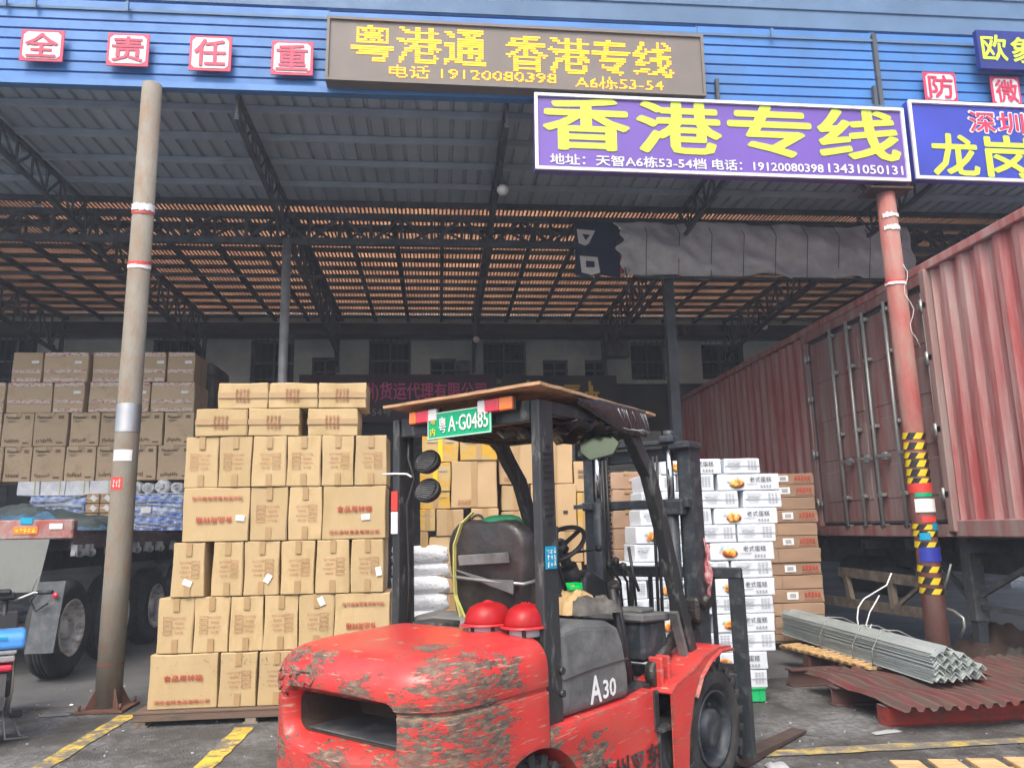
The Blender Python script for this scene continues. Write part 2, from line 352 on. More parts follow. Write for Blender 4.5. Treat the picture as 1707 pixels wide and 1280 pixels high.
def worn_red(name, blobs, amt=.48):
    """old red paint; blobs are worn places (x,y,z,radius) in the part's own space"""
    m = mat(name, (.60,.036,.034), .42, var=.07, scale=4, bump=.10, bscale=25, coat=.12)
    nt = m.node_tree; N = nt.nodes; L = nt.links; b = N['Principled BSDF']
    src = b.inputs['Base Color'].links[0].from_socket
    tc = [n for n in N if n.type=='TEX_COORD'][0]
    acc = None
    for (x,y,z,r) in blobs:
        d = N.new('ShaderNodeVectorMath'); d.operation = 'DISTANCE'; d.inputs[1].default_value = (x,y,z); L.new(tc.outputs['Object'], d.inputs[0])
        mr = N.new('ShaderNodeMapRange'); mr.inputs[1].default_value = r; mr.inputs[2].default_value = r*.25; mr.inputs[3].default_value = 0; mr.inputs[4].default_value = .22
        L.new(d.outputs['Value'], mr.inputs[0])
        if acc is None: acc = mr.outputs[0]
        else:
            a = N.new('ShaderNodeMath'); a.operation = 'MAXIMUM'; L.new(acc,a.inputs[0]); L.new(mr.outputs[0],a.inputs[1]); acc = a.outputs[0]
    def noise(sc, st, det=9, ro=.65):
        mp = N.new('ShaderNodeMapping'); mp.inputs['Scale'].default_value = st; L.new(tc.outputs['Object'], mp.inputs[0])
        n = N.new('ShaderNodeTexNoise'); n.inputs['Scale'].default_value = sc; n.inputs['Detail'].default_value = det; n.inputs['Roughness'].default_value = ro
        L.new(mp.outputs[0], n.inputs['Vector']); return n.outputs['Fac']
    n1 = noise(10,(1,1,3.2),14,.76)
    n1b = noise(34,(1,1,2.6),6,.7)
    sb_ = N.new('ShaderNodeMath'); sb_.operation = 'MULTIPLY_ADD'; sb_.inputs[1].default_value = .42; L.new(n1b, sb_.inputs[0]); L.new(n1, sb_.inputs[2]); sb2 = N.new('ShaderNodeMath'); sb2.operation='SUBTRACT'; sb2.inputs[1].default_value = .21; L.new(sb_.outputs[0], sb2.inputs[0]); n1 = sb2.outputs[0]
    s = N.new('ShaderNodeMath'); s.operation = 'ADD'; L.new(n1, s.inputs[0])
    bv = N.new('ShaderNodeBevel'); bv.samples = 4; bv.inputs['Radius'].default_value = .035
    ge = N.new('ShaderNodeNewGeometry'); dt = N.new('ShaderNodeVectorMath'); dt.operation = 'DOT_PRODUCT'; L.new(bv.outputs[0], dt.inputs[0]); L.new(ge.outputs['Normal'], dt.inputs[1])
    ew = N.new('ShaderNodeMapRange'); ew.inputs[1].default_value = .995; ew.inputs[2].default_value = .80; ew.inputs[3].default_value = 0; ew.inputs[4].default_value = .17; L.new(dt.outputs['Value'], ew.inputs[0])
    ea = N.new('ShaderNodeMath'); ea.operation = 'ADD'; L.new(ew.outputs[0], ea.inputs[0])
    if acc is not None: L.new(acc, ea.inputs[1])
    else: ea.inputs[1].default_value = 0
    L.new(ea.outputs[0], s.inputs[1])
    t = .90-.5*amt
    mr = N.new('ShaderNodeMapRange'); mr.inputs[1].default_value = t-.02; mr.inputs[2].default_value = t+.02; L.new(s.outputs[0], mr.inputs[0])
    n2 = noise(16,(1,1,3),10,.75)
    cr = N.new('ShaderNodeValToRGB'); L.new(n2, cr.inputs[0])
    e = cr.color_ramp.elements; e[0].position = .34; e[0].color = (.030,.026,.022,1); e[1].position = .68; e[1].color = (.34,.25,.14,1)
    k = e.new(.5); k.color = (.105,.095,.075,1)
    mx = N.new('ShaderNodeMix'); mx.data_type = 'RGBA'; L.new(mr.outputs[0], mx.inputs['Factor']); L.new(src, mx.inputs['A']); L.new(cr.outputs[0], mx.inputs['B'])
    # thin light scratches
    n3 = noise(8,(1.2,1.2,14),4,.55)
    m3 = N.new('ShaderNodeMapRange'); m3.inputs[1].default_value = .640; m3.inputs[2].default_value = .65; L.new(n3, m3.inputs[0])
    mx2 = N.new('ShaderNodeMix'); mx2.data_type = 'RGBA'; L.new(m3.outputs[0], mx2.inputs['Factor']); L.new(mx.outputs['Result'], mx2.inputs['A']); mx2.inputs['B'].default_value = (.45,.24,.17,1)
    # thin settled dust, uneven
    n4 = noise(2.6,(1,1,1.5),8,.7)
    m4 = N.new('ShaderNodeMapRange'); m4.inputs[1].default_value = .40; m4.inputs[2].default_value = .72; m4.inputs[3].default_value = 0; m4.inputs[4].default_value = .42; L.new(n4, m4.inputs[0])
    mx3 = N.new('ShaderNodeMix'); mx3.data_type = 'RGBA'; L.new(m4.outputs[0], mx3.inputs['Factor']); L.new(mx2.outputs['Result'], mx3.inputs['A']); mx3.inputs['B'].default_value = (.30,.13,.10,1)
    L.new(mx3.outputs['Result'], b.inputs['Base Color'])
    mq = N.new('ShaderNodeMapRange'); mq.inputs[3].default_value = .34; mq.inputs[4].default_value = .75; L.new(mr.outputs[0], mq.inputs[0]); L.new(mq.outputs[0], b.inputs['Roughness'])
    mc = N.new('ShaderNodeMapRange'); mc.inputs[3].default_value = .12; mc.inputs[4].default_value = .0; L.new(mr.outputs[0], mc.inputs[0]); L.new(mc.outputs[0], b.inputs['Coat Weight'])
    # paint thickness step
    bp = N.new('ShaderNodeBump'); bp.inputs['Strength'].default_value = .6; bp.inputs['Distance'].default_value = .004; bp.invert = True
    L.new(mr.outputs[0], bp.inputs['Height']); old = b.inputs['Normal'].links[0].from_node; L.new(old.outputs[0], bp.inputs['Normal']); L.new(bp.outputs[0], b.inputs['Normal'])
    return m
def cracked(m):
    nt = m.node_tree; N = nt.nodes; L = nt.links; b = N['Principled BSDF']; src = b.inputs['Base Color'].links[0].from_socket
    tc = [n for n in N if n.type=='TEX_COORD'][0]
    nz = N.new('ShaderNodeTexNoise'); nz.inputs['Scale'].default_value = 1.3; nz.inputs['Detail'].default_value = 6; L.new(tc.outputs['Object'], nz.inputs['Vector'])
    ad = N.new('ShaderNodeVectorMath'); ad.operation = 'MULTIPLY_ADD'; ad.inputs[1].default_value = (.9,.9,.9); L.new(nz.outputs['Color'], ad.inputs[0]); L.new(tc.outputs['Object'], ad.inputs[2])
    vo = N.new('ShaderNodeTexVoronoi'); vo.feature = 'DISTANCE_TO_EDGE'; vo.inputs['Scale'].default_value = .62; L.new(ad.outputs[0], vo.inputs['Vector'])
    mr = N.new('ShaderNodeMapRange'); mr.inputs[1].default_value = .002; mr.inputs[2].default_value = .007; mr.inputs[3].default_value = .75; mr.inputs[4].default_value = 0; L.new(vo.outputs['Distance'], mr.inputs[0])
    n2 = N.new('ShaderNodeTexNoise'); n2.inputs['Scale'].default_value = .9; n2.inputs['Detail'].default_value = 10; n2.inputs['Roughness'].default_value = .7; L.new(tc.outputs['Object'], n2.inputs['Vector'])
    m2 = N.new('ShaderNodeMapRange'); m2.inputs[1].default_value = .54; m2.inputs[2].default_value = .64; m2.inputs[3].default_value = 0; m2.inputs[4].default_value = .55; L.new(n2.outputs['Fac'], m2.inputs[0])
    mx0 = N.new('ShaderNodeMath'); mx0.operation = 'MAXIMUM'; L.new(mr.outputs[0], mx0.inputs[0]); L.new(m2.outputs[0], mx0.inputs[1])
    mx = N.new('ShaderNodeMix'); mx.data_type = 'RGBA'; L.new(mx0.outputs[0], mx.inputs['Factor']); L.new(src, mx.inputs['A']); mx.inputs['B'].default_value = (.035,.034,.032,1)
    L.new(mx.outputs['Result'], b.inputs['Base Color'])
    rr_ = N.new('ShaderNodeMapRange'); rr_.inputs[3].default_value = .78; rr_.inputs[4].default_value = .35; L.new(m2.outputs[0], rr_.inputs[0]); L.new(rr_.outputs[0], b.inputs['Roughness'])
cracked(MATS['asphalt'])
worn_red('fl_red', [(.3,-.57,.45,.25),(-.05,-.57,.6,.15)], .50)
worn_red('cw_red', [(-.55,-.54,.90,.40),(-.66,-.48,.60,.52),(-.78,-.40,.80,.22),(-.42,-.57,.72,.26),(-.30,-.57,.93,.16),(-.80,.10,1.0,.17),(-.76,.34,.98,.17),(-.84,0,.59,.22),(-.84,.25,.90,.16),(-.84,-.2,.90,.16),(-.84,.4,.6,.2),(-.50,-.3,1.06,.17),(-.74,.50,.7,.2)], .44)

def container_mat(name, col, fade):
    """faded container paint with rust streaks that run down"""
    m = mat(name, col, .55, var=.14, scale=1.2, stretch=(1,2.6,.22), dirt=fade, damt=.52, dscale=2.4, dsharp=.13)
    return m
container_mat('container_red', (.34,.06,.058), (.40,.27,.25))
container_mat('container_door', (.25,.07,.065), (.29,.22,.205))
# ================================================================== SETTING
bm = NB()
def gz(x,y): return 0
n = 60
box(bm, (0,0,-.05), (200,200,.1))
struct('ground', bm, 'asphalt')
bm = NB(); box(bm, (-1,13.2,.0-.046+.025), (30,10.2,.05)); 
struct('loading_floor', bm, 'concrete')
def ribbon(name, p0, p1, w, m, z=.008, n=24, jit=.012):
    p0, p1 = Vector((*p0,0)), Vector((*p1,0)); d = (p1-p0).normalized(); s = Vector((-d.y,d.x,0)); bm = NB(); pr = None
    for i in range(n+1):
        c = p0.lerp(p1, i/n); a = bm.verts.new(c+s*(w/2+random.uniform(-jit,jit))+Vector((0,0,z))); b = bm.verts.new(c-s*(w/2+random.uniform(-jit,jit))+Vector((0,0,z)))
        if pr: bm.faces.new((pr[0],pr[1],b,a))
        pr = (a,b)
    return struct(name, bm, m)
ribbon('road_marking', (-2.72,4.6), (-2.74,7.58), .15, 'road_yellow')
ribbon('road_marking', (-1.62,4.0), (-1.58,6.93), .15, 'road_yellow')
ribbon('road_marking', (2.02,5.52), (9.0,5.60), .15, 'road_yellow_worn', n=50)

# ------------------------------------------------------------------ canopy over the loading bays
FY, ZR = 7.93, 6.40
can = thing('loading_bay_canopy', 'steel canopy with blue ribbed fascia, grey roof in front and orange slatted roof behind', 'canopy', (0,FY,0))
X0, X1 = -15.0, 13.0
def ribbed(x0,x1,z0,z1,y,step,dep,vert=False):
    bm = NB(); prof = []; z = z0
    while z < z1-1e-6:
        prof += [(z,0),(z+step*.80,0),(z+step*.84,dep),(z+step*.96,dep)]; z += step
    prof.append((z,0))
    sheet(bm, prof, lambda p,t: Vector((x0+(x1-x0)*t, y+p[1], p[0])))
    return bm
# fascia, ribs along X
for (a,b) in ((X0,-1.22),(3.03,5.15),(5.22,X1)):
    o = obj('fascia_panel', ribbed(a,b,6.33,7.20,0,.124,.03), 'fascia_blue', can)
obj('fascia_panel', ribbed(-1.21,3.02,6.33,7.20,.02,.124,.03), 'fascia_blue', can)
obj('upper_fascia_panel', ribbed(X0,X1,7.16,8.6,.10,.25,.02), 'fascia_grey', can)
bm = NB(); box(bm, ((X0+X1)/2,-.0,6.30), (X1-X0,.10,.07)); obj('fascia_trim', bm, 'fascia_blue', can)
bm = NB(); box(bm, ((X0+X1)/2,.05,7.19), (X1-X0,.14,.03))
for x in (-8.9,-4.6,-4.3,-3.35,3.9,6.9): box(bm,(x,-.06,7.2),(.03,.03,.12))
obj('fascia_gutter', bm, 'fascia_grey', can)
bm = NB(); box(bm, (5.185,.0,6.8), (.05,.06,.95)); obj('fascia_post', bm, 'dark_steel', can)
# front roof: sheet with ribs running in depth
bm = NB(); prof = []; x = X0
while x < X1:
    prof += [(x,0),(x+.14,0),(x+.155,.035),(x+.185,.035)]; x += .2
sheet(bm, prof, lambda p,t: Vector((p[0], .12+3.15*t, ZR+p[1])))
o = obj('roof_sheet', bm, 'roof_grey', can)
# rear roof: orange corrugated sheet, thin ribs
bm = NB(); prof = []; x = X0
while x < X1:
    prof += [(x,0),(x+.10,0),(x+.115,.02),(x+.19,.02),(x+.20,0)]; x += .20
sheet(bm, prof, lambda p,t: Vector((p[0], 3.22+5.98*t, ZR-.03+p[1])))
obj('slatted_roof_sheet', bm, 'roof_orange', can)
# dark battens under the sheet make the slatted look
bm = NB(); x = X0+.064
while x < X1:
    for (ya,yb) in ((3.24,5.9),(5.9,9.2)): box(bm, (x, (ya+yb)/2, ZR-.045), (.025,yb-ya-.01,.014))
    x += .062
b_ = obj('roof_batten', bm, 'dark_steel', can); b_['kind'] = 'stuff'
# purlins
for y in (.5,1.15,1.8,2.45,3.1): 
    bm = NB(); box(bm, ((X0+X1)/2,y,ZR-.05), (X1-X0,.05,.08)); obj('purlin', bm, 'roof_grey' if y<2.9 else 'dark_steel', can)
y = 3.55
while y < 9.2:
    bm = NB(); box(bm, ((X0+X1)/2,y,ZR-.085), (X1-X0,.08,.06)); obj('purlin', bm, 'dark_steel', can); y += .47
x = -13.9
while x < 12:
    bm = NB(); box(bm, (x,6.25,ZR-.165), (.07,5.9,.07)); obj('rafter', bm, 'dark_steel', can); x += .735
def truss(name, pts_top, pts_bot, parent, mt='dark_steel', n=14, w=.05):
    """lattice between two polylines given as functions t -> point"""
    e = bpy.data.objects.new(name, None); COL.objects.link(e); e.parent = parent
    bm = NB(); bar(bm, pts_top(0), pts_top(1), w, w); obj('top_chord', bm, mt, e)
    bm = NB(); bar(bm, pts_bot(0), pts_bot(1), w, w); obj('bottom_chord', bm, mt, e)
    bm = NB()
    for i in range(n):
        a, b = i/n, (i+1)/n
        bar(bm, pts_top(a), pts_bot(a), w*.5, w*.5); 
        if i%2: bar(bm, pts_bot(a), pts_top(b), w*.5, w*.5)
        else: bar(bm, pts_top(a), pts_bot(b), w*.5, w*.5)
    bar(bm, pts_top(1), pts_bot(1), w*.5, w*.5)
    obj('web_bars', bm, mt, e); return e
for k,x in enumerate((-10.9,-8.0,-5.05,-2.2,.78,3.72,6.6,9.5)):
    for (ya,yb,za,zb,zc) in ((.15,3.1,6.34,6.05,5.86),(3.3,9.0,6.20,5.80,5.40)):
        truss('truss', lambda t,x=x: Vector((x, ya+(yb-ya)*t, 6.30-.12*(ya>3))), lambda t,x=x: Vector((x, ya+(yb-ya)*t, zb+(zc-zb)*t)), can, n=12 if ya>3 else 8, w=.065 if ya>3 else .05)
    bm = NB(); bar(bm, (x,8.6,5.5), (x,9.1,5.05), .07,.07); bar(bm,(x,9.0,5.0),(x,9.0,6.1),.07,.07); obj('knee_brace', bm, 'dark_steel', can)
truss('girder', lambda t: Vector((X0+(X1-X0)*t,3.18,6.18)), lambda t: Vector((X0+(X1-X0)*t,3.18,5.78)), can, n=62, w=.09)
truss('girder', lambda t: Vector((X0+(X1-X0)*t,3.42,6.12)), lambda t: Vector((X0+(X1-X0)*t,3.42,5.86)), can, n=56, w=.06)
bm = NB(); tube(bm, [(X0,4.3,5.62),(-2.3,4.25,5.60),(1.5,4.3,5.6)], .02, 6); obj('conduit', bm, 'dark_steel', can)
# round posts inside
def post(x,y,h,r,m,label,group=None):
    t = thing('steel_post', label, 'post', (x,y,0))
    bm = NB(); tube(bm, [(0,0,0.02),(0,0,h)], r, 16); obj('shaft', bm, m, t)
    bm = NB(); box(bm, (0,0,.03), (r*4,r*4,.02)); obj('base_plate', bm, 'rust', t); return t
post(-2.2,11.05,5.78,.065,'grey_metal','slim grey post rising behind the tan carton stack on the long pallet')
t = thing('steel_post','dark square post in the shade between the tarpaulin and the red container','post',(3.47,11.05,0))
bm = NB(); box(bm,(0,0,2.9),(.14,.14,5.76)); obj('shaft', bm, 'dark_steel', t)

# ------------------------------------------------------------------ building at the back
BY = 17.15
bl = thing('warehouse_building','drab plastered warehouse wall with barred upper windows at the back of the bays','building',(0,BY,0))
bm = NB()
wins = []   # x0,x1,z0,z1
for (a,b,c,d) in ((-20,60,560,640),(255,330,562,622),(418,490,566,640),(520,560,596,640),(615,685,566,632),(717,760,598,632),(805,877,568,632),(905,947,600,632),(975,1013,600,632),(1052,1110,570,633),(1170,1240,570,632)):
    p, q = at(a,(c+d)/2,Y=BY), at(b,(c+d)/2,Y=BY); u, v = at((a+b)/2,c,Y=BY), at((a+b)/2,d,Y=BY)
    wins.append((p.x,q.x,v.z,u.z))
zt, zb = 5.78, 4.90
# wall built as panels around the openings (openings are recesses)
xs = sorted(wins); cur = X0
for (a,b,c,d) in xs:
    box(bm, ((cur+a)/2, .15, (zb-.12+zt)/2), (a-cur,.3,zt-zb+.12))
    if c > zb-.1: box(bm, ((a+b)/2,.15,(zb-.12+c)/2), (b-a,.3,c-zb+.12))
    if d < zt-.02: box(bm, ((a+b)/2,.15,(d+zt)/2), (b-a,.3,zt-d))
    cur = b
box(bm, ((cur+X1)/2,.15,(zb-.12+zt)/2),(X1-cur,.3,zt-zb+.12))
box(bm, ((X0+X1)/2,.15,6.45),(X1-X0,.3,1.3))
obj('wall', bm, 'wall_plaster', bl)
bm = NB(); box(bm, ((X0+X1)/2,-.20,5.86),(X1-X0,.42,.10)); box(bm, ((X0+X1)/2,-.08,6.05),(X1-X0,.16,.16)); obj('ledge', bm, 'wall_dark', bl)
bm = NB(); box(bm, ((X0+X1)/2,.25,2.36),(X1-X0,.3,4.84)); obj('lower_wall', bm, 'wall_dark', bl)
for i,(a,b,c,d) in enumerate(wins):
    e = bpy.data.objects.new('window', None); COL.objects.link(e); e.parent = bl
    bm = NB(); box(bm, ((a+b)/2,.24,(c+d)/2),(b-a,.02,d-c)); obj('pane', bm, 'window_glass', e)
    bm = NB(); W = .04
    for xx in (a+W/2,(a+b)/2,b-W/2): box(bm,(xx,.19,(c+d)/2),(W,.05,d-c-.001))
    for zz in (c+W/2,(c+d)/2,d-W/2): box(bm,((a+b)/2,.18,zz),(b-a,.05,W))
    obj('frame', bm, 'window_frame', e)
    if b-a > .8:
        bm = NB(); k = a+.1
        while k < b: box(bm,(k,-.03,(c+d)/2),(.015,.015,d-c+.05)); k += .13
        for zz in (c+.1,d-.1): box(bm,((a+b)/2,-.03,zz),(b-a,.02,.02))
        obj('window_bars', bm, 'dark_steel', e)
# shutter doors below
for k in range(14):
    x = X0+1.2+k*2.0
    bm = NB(); prof = [(z*.09, .02*(z%2)) for z in range(0,42)]
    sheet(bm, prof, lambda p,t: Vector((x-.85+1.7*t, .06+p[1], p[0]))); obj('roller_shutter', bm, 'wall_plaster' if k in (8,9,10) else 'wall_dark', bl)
# banner
bx0, bx1 = at(560,670,Y=BY).x, at(815,670,Y=BY).x
bt = tag(thing('shop_banner','dark maroon banner with magenta company lettering on the back wall','banner',((bx0+bx1)/2-.3,BY-.22,4.42)),'dark maroon banner with magenta company lettering on the back wall','banner')
mat('banner_maroon',(.035,.012,.03),.6); mat('banner_magenta',(.62,.07,.26),.6,emit=0.); mat('banner_gold',(.70,.48,.08),.6); mat('banner_grey',(.22,.22,.23),.6)
bm = NB(); box(bm,(0,0,0),(4.3,.05,1.05)); obj('backing', bm, 'banner_maroon', bt)
text('(广州)货运代理有限公司', .44, 'banner_magenta', bt, (.36,-.03,.13), w=3.1, bold=.02)
text('A6栋53-54号', .2, 'banner_grey', bt, (-.75,-.03,-.3), bold=.01)
b2 = thing('shop_banner','dark banner with dull gold characters right of the maroon banner','banner',(at(905,655,Y=BY).x+.35,BY-.22,4.42))
bm = NB(); box(bm,(0,0,0),(2.6,.05,1.0)); obj('backing', bm, 'wall_dark', b2); marks(b2,'banner_gold',0,-.03,.15,2.0,.42,1,4,5,'gold_strokes')
for (px,py,s_,lab) in ((1028,582,.55,'grey air conditioner unit beside a window on the back wall'),(770,612,.35,'small grey meter box on the back wall between two windows')):
    p = at(px,py,Y=BY-.2); t = thing('air_conditioner' if s_>.5 else 'meter_box', lab, 'air conditioner' if s_>.5 else 'meter box', (p.x,BY-.18,p.z-.15))
    bm = NB(); box(bm,(0,0,.15),(s_,.3,.36*s_/.5),bev=.02); obj('housing', bm, 'window_frame', t)
    bm = NB(); lathe(bm,[(.0,0),(.11,0),(.12,.01),(.13,0)],M=Matrix.Translation((0,-.155,.15))@Matrix.Rotation(R(90),4,'X'),seg=20); obj('fan_grille' if s_>.5 else 'dial', bm, 'dark_steel', t)

# hanging lamps
def lamp(px,py,Y,lab,cord=.4,r=.09):
    p = at(px,py,Y=Y); t = thing('hanging_lamp', lab, 'lamp', p)
    bm = NB(); lathe(bm,[(0,-r*.9),(r*.6,-r*.8),(r,-.2*r),(r,.25*r),(r*.55,.8*r),(.0,.9*r)],seg=20); obj('bulb', bm, 'bulb_white', t, smooth=True)
    bm = NB(); lathe(bm,[(0,r*.8),(r*.5,r*.8),(r*.45,r*1.5),(0,r*1.6)],seg=14); obj('socket', bm, 'dark_steel', t)
    bm = NB(); tube(bm,[(0,0,r*1.5),(0,0,max(.2,ZR-.1-p.z))],.006,5); obj('cord', bm, 'dark_steel', t)
lamp(838,317,9.3,'white bulb lamp hanging under the grey roof below the display board',r=.075)
lamp(63,346,11.2,'small white bulb lamp hanging at the far left under the roof girder',r=.06)
lamp(794,566,15.5,'small grey lamp hanging before the back wall in mid picture',r=.07)
lamp(1274,545,15.5,'small grey lamp hanging near the red container before the back wall',r=.07)

# ------------------------------------------------------------------ outer poles
def gusset_base(t, r, m='rust'):
    bm = NB(); box(bm,(0,0,.016),(r*4.4,r*4.4,.016)); obj('base_plate', bm, m, t)
    for k in range(4):
        bm = NB(); prism(bm,[(r*1.1,.025),(r*2.15,.025),(r*2.1,.045),(r*1.25,.19),(r*1.1,.19)],-.006,.006,'y',M=Matrix.Rotation(R(45+90*k),4,'Z')); obj('gusset', bm, m, t)
    bm = NB()
    for k in range(4):
        c = Matrix.Rotation(R(90*k),4,'Z')@Vector((r*1.85,r*1.85,.03)); tube(bm,[c,c+Vector((0,0,.05))],.012,6)
    obj('anchor_bolts', bm, m, t)
def band(r, z0, z1, M_, parent, name, tilt=0, a0=0, a1=2*math.pi, out=.004, seg=28, jag=0.):
    bm = NB(); n = seg; rr = r+out; A=[];B=[]
    for k in range(n+1):
        a = a0+(a1-a0)*k/n; s = tilt*math.sin(a)
        A.append(bm.verts.new((rr*math.cos(a),rr*math.sin(a),z0+s+random.uniform(-jag,jag)))); B.append(bm.verts.new((rr*math.cos(a),rr*math.sin(a),z1+s+random.uniform(-jag,jag))))
    for k in range(n): 
        f = bm.faces.new((A[k],A[k+1],B[k+1],B[k])); f.smooth = True
    return obj(name, bm, M_, parent, norm=False)
def zon(x,py,px): return at(px,py,Y=FY).z
lp_ = at(183,1180,Z=0)
t = thing('canopy_pole','weathered grey round pole with foil wrap and rusty bolted foot beside the tan cartons','pole',(lp_.x,lp_.y-.05,0))
bm = NB(); tube(bm,[(0,0,.02),(0,0,1.3),(0,0,2.2),(0,0,6.28)],[.115,.115,.112,.10],24); obj('shaft', bm, 'pole_grey', t); gusset_base(t,.095)
r = .11
band(r, zon(0,722,207), zon(0,676,207), 'aluminium', t, 'foil_wrap', jag=.004)
band(r, zon(0,770,205), zon(0,752,205), 'paper_white', t, 'paper_notice', a0=R(-135),a1=R(-40))
band(r, zon(0,818,196), zon(0,797,196), 'tape_red', t, 'red_sticker', a0=R(-140),a1=R(-75))
marks(t,'paper_white',-.02,-.122,zon(0,808,196),.08,.08,2,3,3)
band(r-.003, zon(0,356,237), zon(0,346,237), 'paper_white', t, 'torn_tape', tilt=.02, jag=.012, a0=R(-150), a1=R(10))
band(r-.003, zon(0,361,237), zon(0,357,237), 'tape_red', t, 'torn_tape', tilt=.03, jag=.006)
band(r-.003, zon(0,446,233), zon(0,440,233), 'tape_red', t, 'torn_tape', tilt=.02, jag=.005)
band(r-.003, zon(0,452,233), zon(0,445,233), 'paper_white', t, 'torn_tape', tilt=.015, jag=.006)
band(r, .62,.60,'rust', t,'weld_seam',jag=.008); band(r+.003,.42,.395,'rust',t,'weld_seam',jag=.01)

rp = Vector((5.03,FY-.02,0))
t = thing('canopy_pole','faded red round pole wrapped in yellow and black hazard tape and stickers','pole',rp)
LX = .05    # leans: foot further right than the head
def rpz(py, px): return at(px,py,Y=FY).z
foot = at(1568,1122,Y=FY).x-rp.x; head = at(1474,325,Y=FY).x-rp.x
zh = at(1474,325,Y=FY).z
bm = NB(); tube(bm,[(foot,0,.02),(foot+(head-foot)*.5,0,zh*.5),(head,0,zh)],[.115,.108,.10],24); obj('shaft', bm, 'pole_red', t)
gb = bpy.data.objects.new('foot_plate', None)
bm = NB(); box(bm,(foot,0,.016),(.46,.46,.016)); obj('base_plate', bm, 'rust', t)
bm = NB(); box(bm,(head,0,zh+.02),(.5,.3,.02)); box(bm,(head,0,zh+.2),(.16,.16,.36)); bar(bm,(head-.22,0,zh+.03),(head-.5,0,zh+.35),.04,.04); bar(bm,(head+.22,0,zh+.03),(head+.5,0,zh+.35),.04,.04)
obj('cap_plate', bm, 'rust_dark', t)
bm=NB(); box(bm,(head,.0,(zh+.4+6.3)/2),(.14,.14,6.3-zh-.4)); obj('head_stub', bm,'dark_steel', t)
def rband(py0, py1, mt, name, a0=0, a1=2*math.pi, out=.006, jag=0., tilt=0.):
    z0, z1 = at(1520,py1,Y=FY).z, at(1520,py0,Y=FY).z; zc = (z0+z1)/2; k = zc/zh
    r = .115+(.10-.115)*k+.004
    o = band(r, z0-zc, z1-zc, mt, t, name, a0=a0, a1=a1, out=out, jag=jag, tilt=tilt); o.location = (foot+(head-foot)*k,0,zc); return o
def hazard(py0, py1, tilt=0.):
    e = rband(py0, py1, 'tape_yellow','hazard_tape', tilt=tilt); me = e.data; me.materials.append(MATS['tape_black'])
    # alternate slanted blocks: shear every second block
    for i,p in enumerate(me.polygons): p.material_index = 1 if (i//3)%2 else 0
    for v in me.vertices:
        a = math.atan2(v.co.y,v.co.x); 
        if v.co.z > tilt*math.sin(a): 
            rr = math.hypot(v.co.x,v.co.y); a2 = a+.35; v.co.x = rr*math.cos(a2); v.co.y = rr*math.sin(a2)
for (a,b) in ((722,732),(738,749),(755,764),(767,778),(782,793),(797,806),(873,881),(884,893),(902,912),(942,952),(961,972),(979,988)): hazard(a,b,tilt=.012)
rband(806,822,'tape_red','sticker',jag=.003); rband(822,829,'plate_green','sticker',a0=R(-150),a1=R(-60)); rband(832,854,'paper_white','paper_notice',a0=R(-155),a1=R(-35),out=.01)
rband(861,871,'tape_red','sticker',a0=R(-130),a1=R(-50)); rband(872,884,'sticker_blue','sticker',a0=R(-85),a1=R(-20),out=.009); rband(888,900,'sticker_blue','sticker',a0=R(-150),a1=R(-100),out=.009)
rband(912,936,'sign_blue','sticker',a0=R(-160),a1=R(-20),out=.009)
for (a,b) in ((362,368),(382,389)): rband(a,b,'paper_white','torn_tape',a0=R(-150),a1=R(-30),jag=.012)
rband(470,474,'tape_red','torn_tape',jag=.008,tilt=.01); rband(473,477,'paper_white','torn_tape',jag=.004,tilt=.012)
bm = NB(); kk = []
for i in range(12): kk.append((.03+.04*math.sin(i*1.3)+.004*i,-.125,4.35-.085*i))
tube(bm,[(foot+(head-foot)*(p[2]/zh)+p[0],p[1],p[2]) for p in kk],.003,5); obj('hanging_string', bm, 'paper_white', t)

# ------------------------------------------------------------------ signs on the fascia
SY = FY-.10
def rect_px(a, b, Y): p, q = at(*a,Y=Y), at(*b,Y=Y); return (p+q)/2, abs(q.x-p.x), abs(p.z-q.z)
for ch, a, b, side in (('全',(36,48),(103,103),'leftmost'),('责',(180,54),(246,111),'second'),('任',(317,58),(384,119),'third'),('重',(453,67),(521,126),'fourth'),('防',(1538,119),(1599,171),'fifth'),('微',(1650,127),(1706,178),'sixth')):
    c, w, h = rect_px(a,b,SY); lab = 'white plaque with the red character %s on the blue fascia, %s of six from the left' % (ch, side)
    t = thing('character_plaque', lab, 'sign', (c.x,SY,c.z), group='red character plaques on the blue fascia')
    bm = NB(); box(bm,(0,.014,0),(w,.012,h),bev=.003); obj('red_border', bm, 'sign_red', t)
    bm = NB(); q = .035; W2,H2 = w/2-.03,h/2-.03
    prism(bm,[(-W2+q,-H2),(W2-q,-H2),(W2,-H2+q),(W2,H2-q),(W2-q,H2),(-W2+q,H2),(-W2,H2-q),(-W2,-H2+q)],.003,.010,'y'); obj('white_panel', bm, 'white_paint', t)
    text(ch, h*.74, 'sign_red', t, (0,-.004,0), w=w*.74, bold=.032)
    for xx in (-w*.3,w*.3):
        bm = NB(); box(bm,(xx,.045,0),(.02,.05,h*.8)); obj('bracket', bm, 'dark_steel', t)
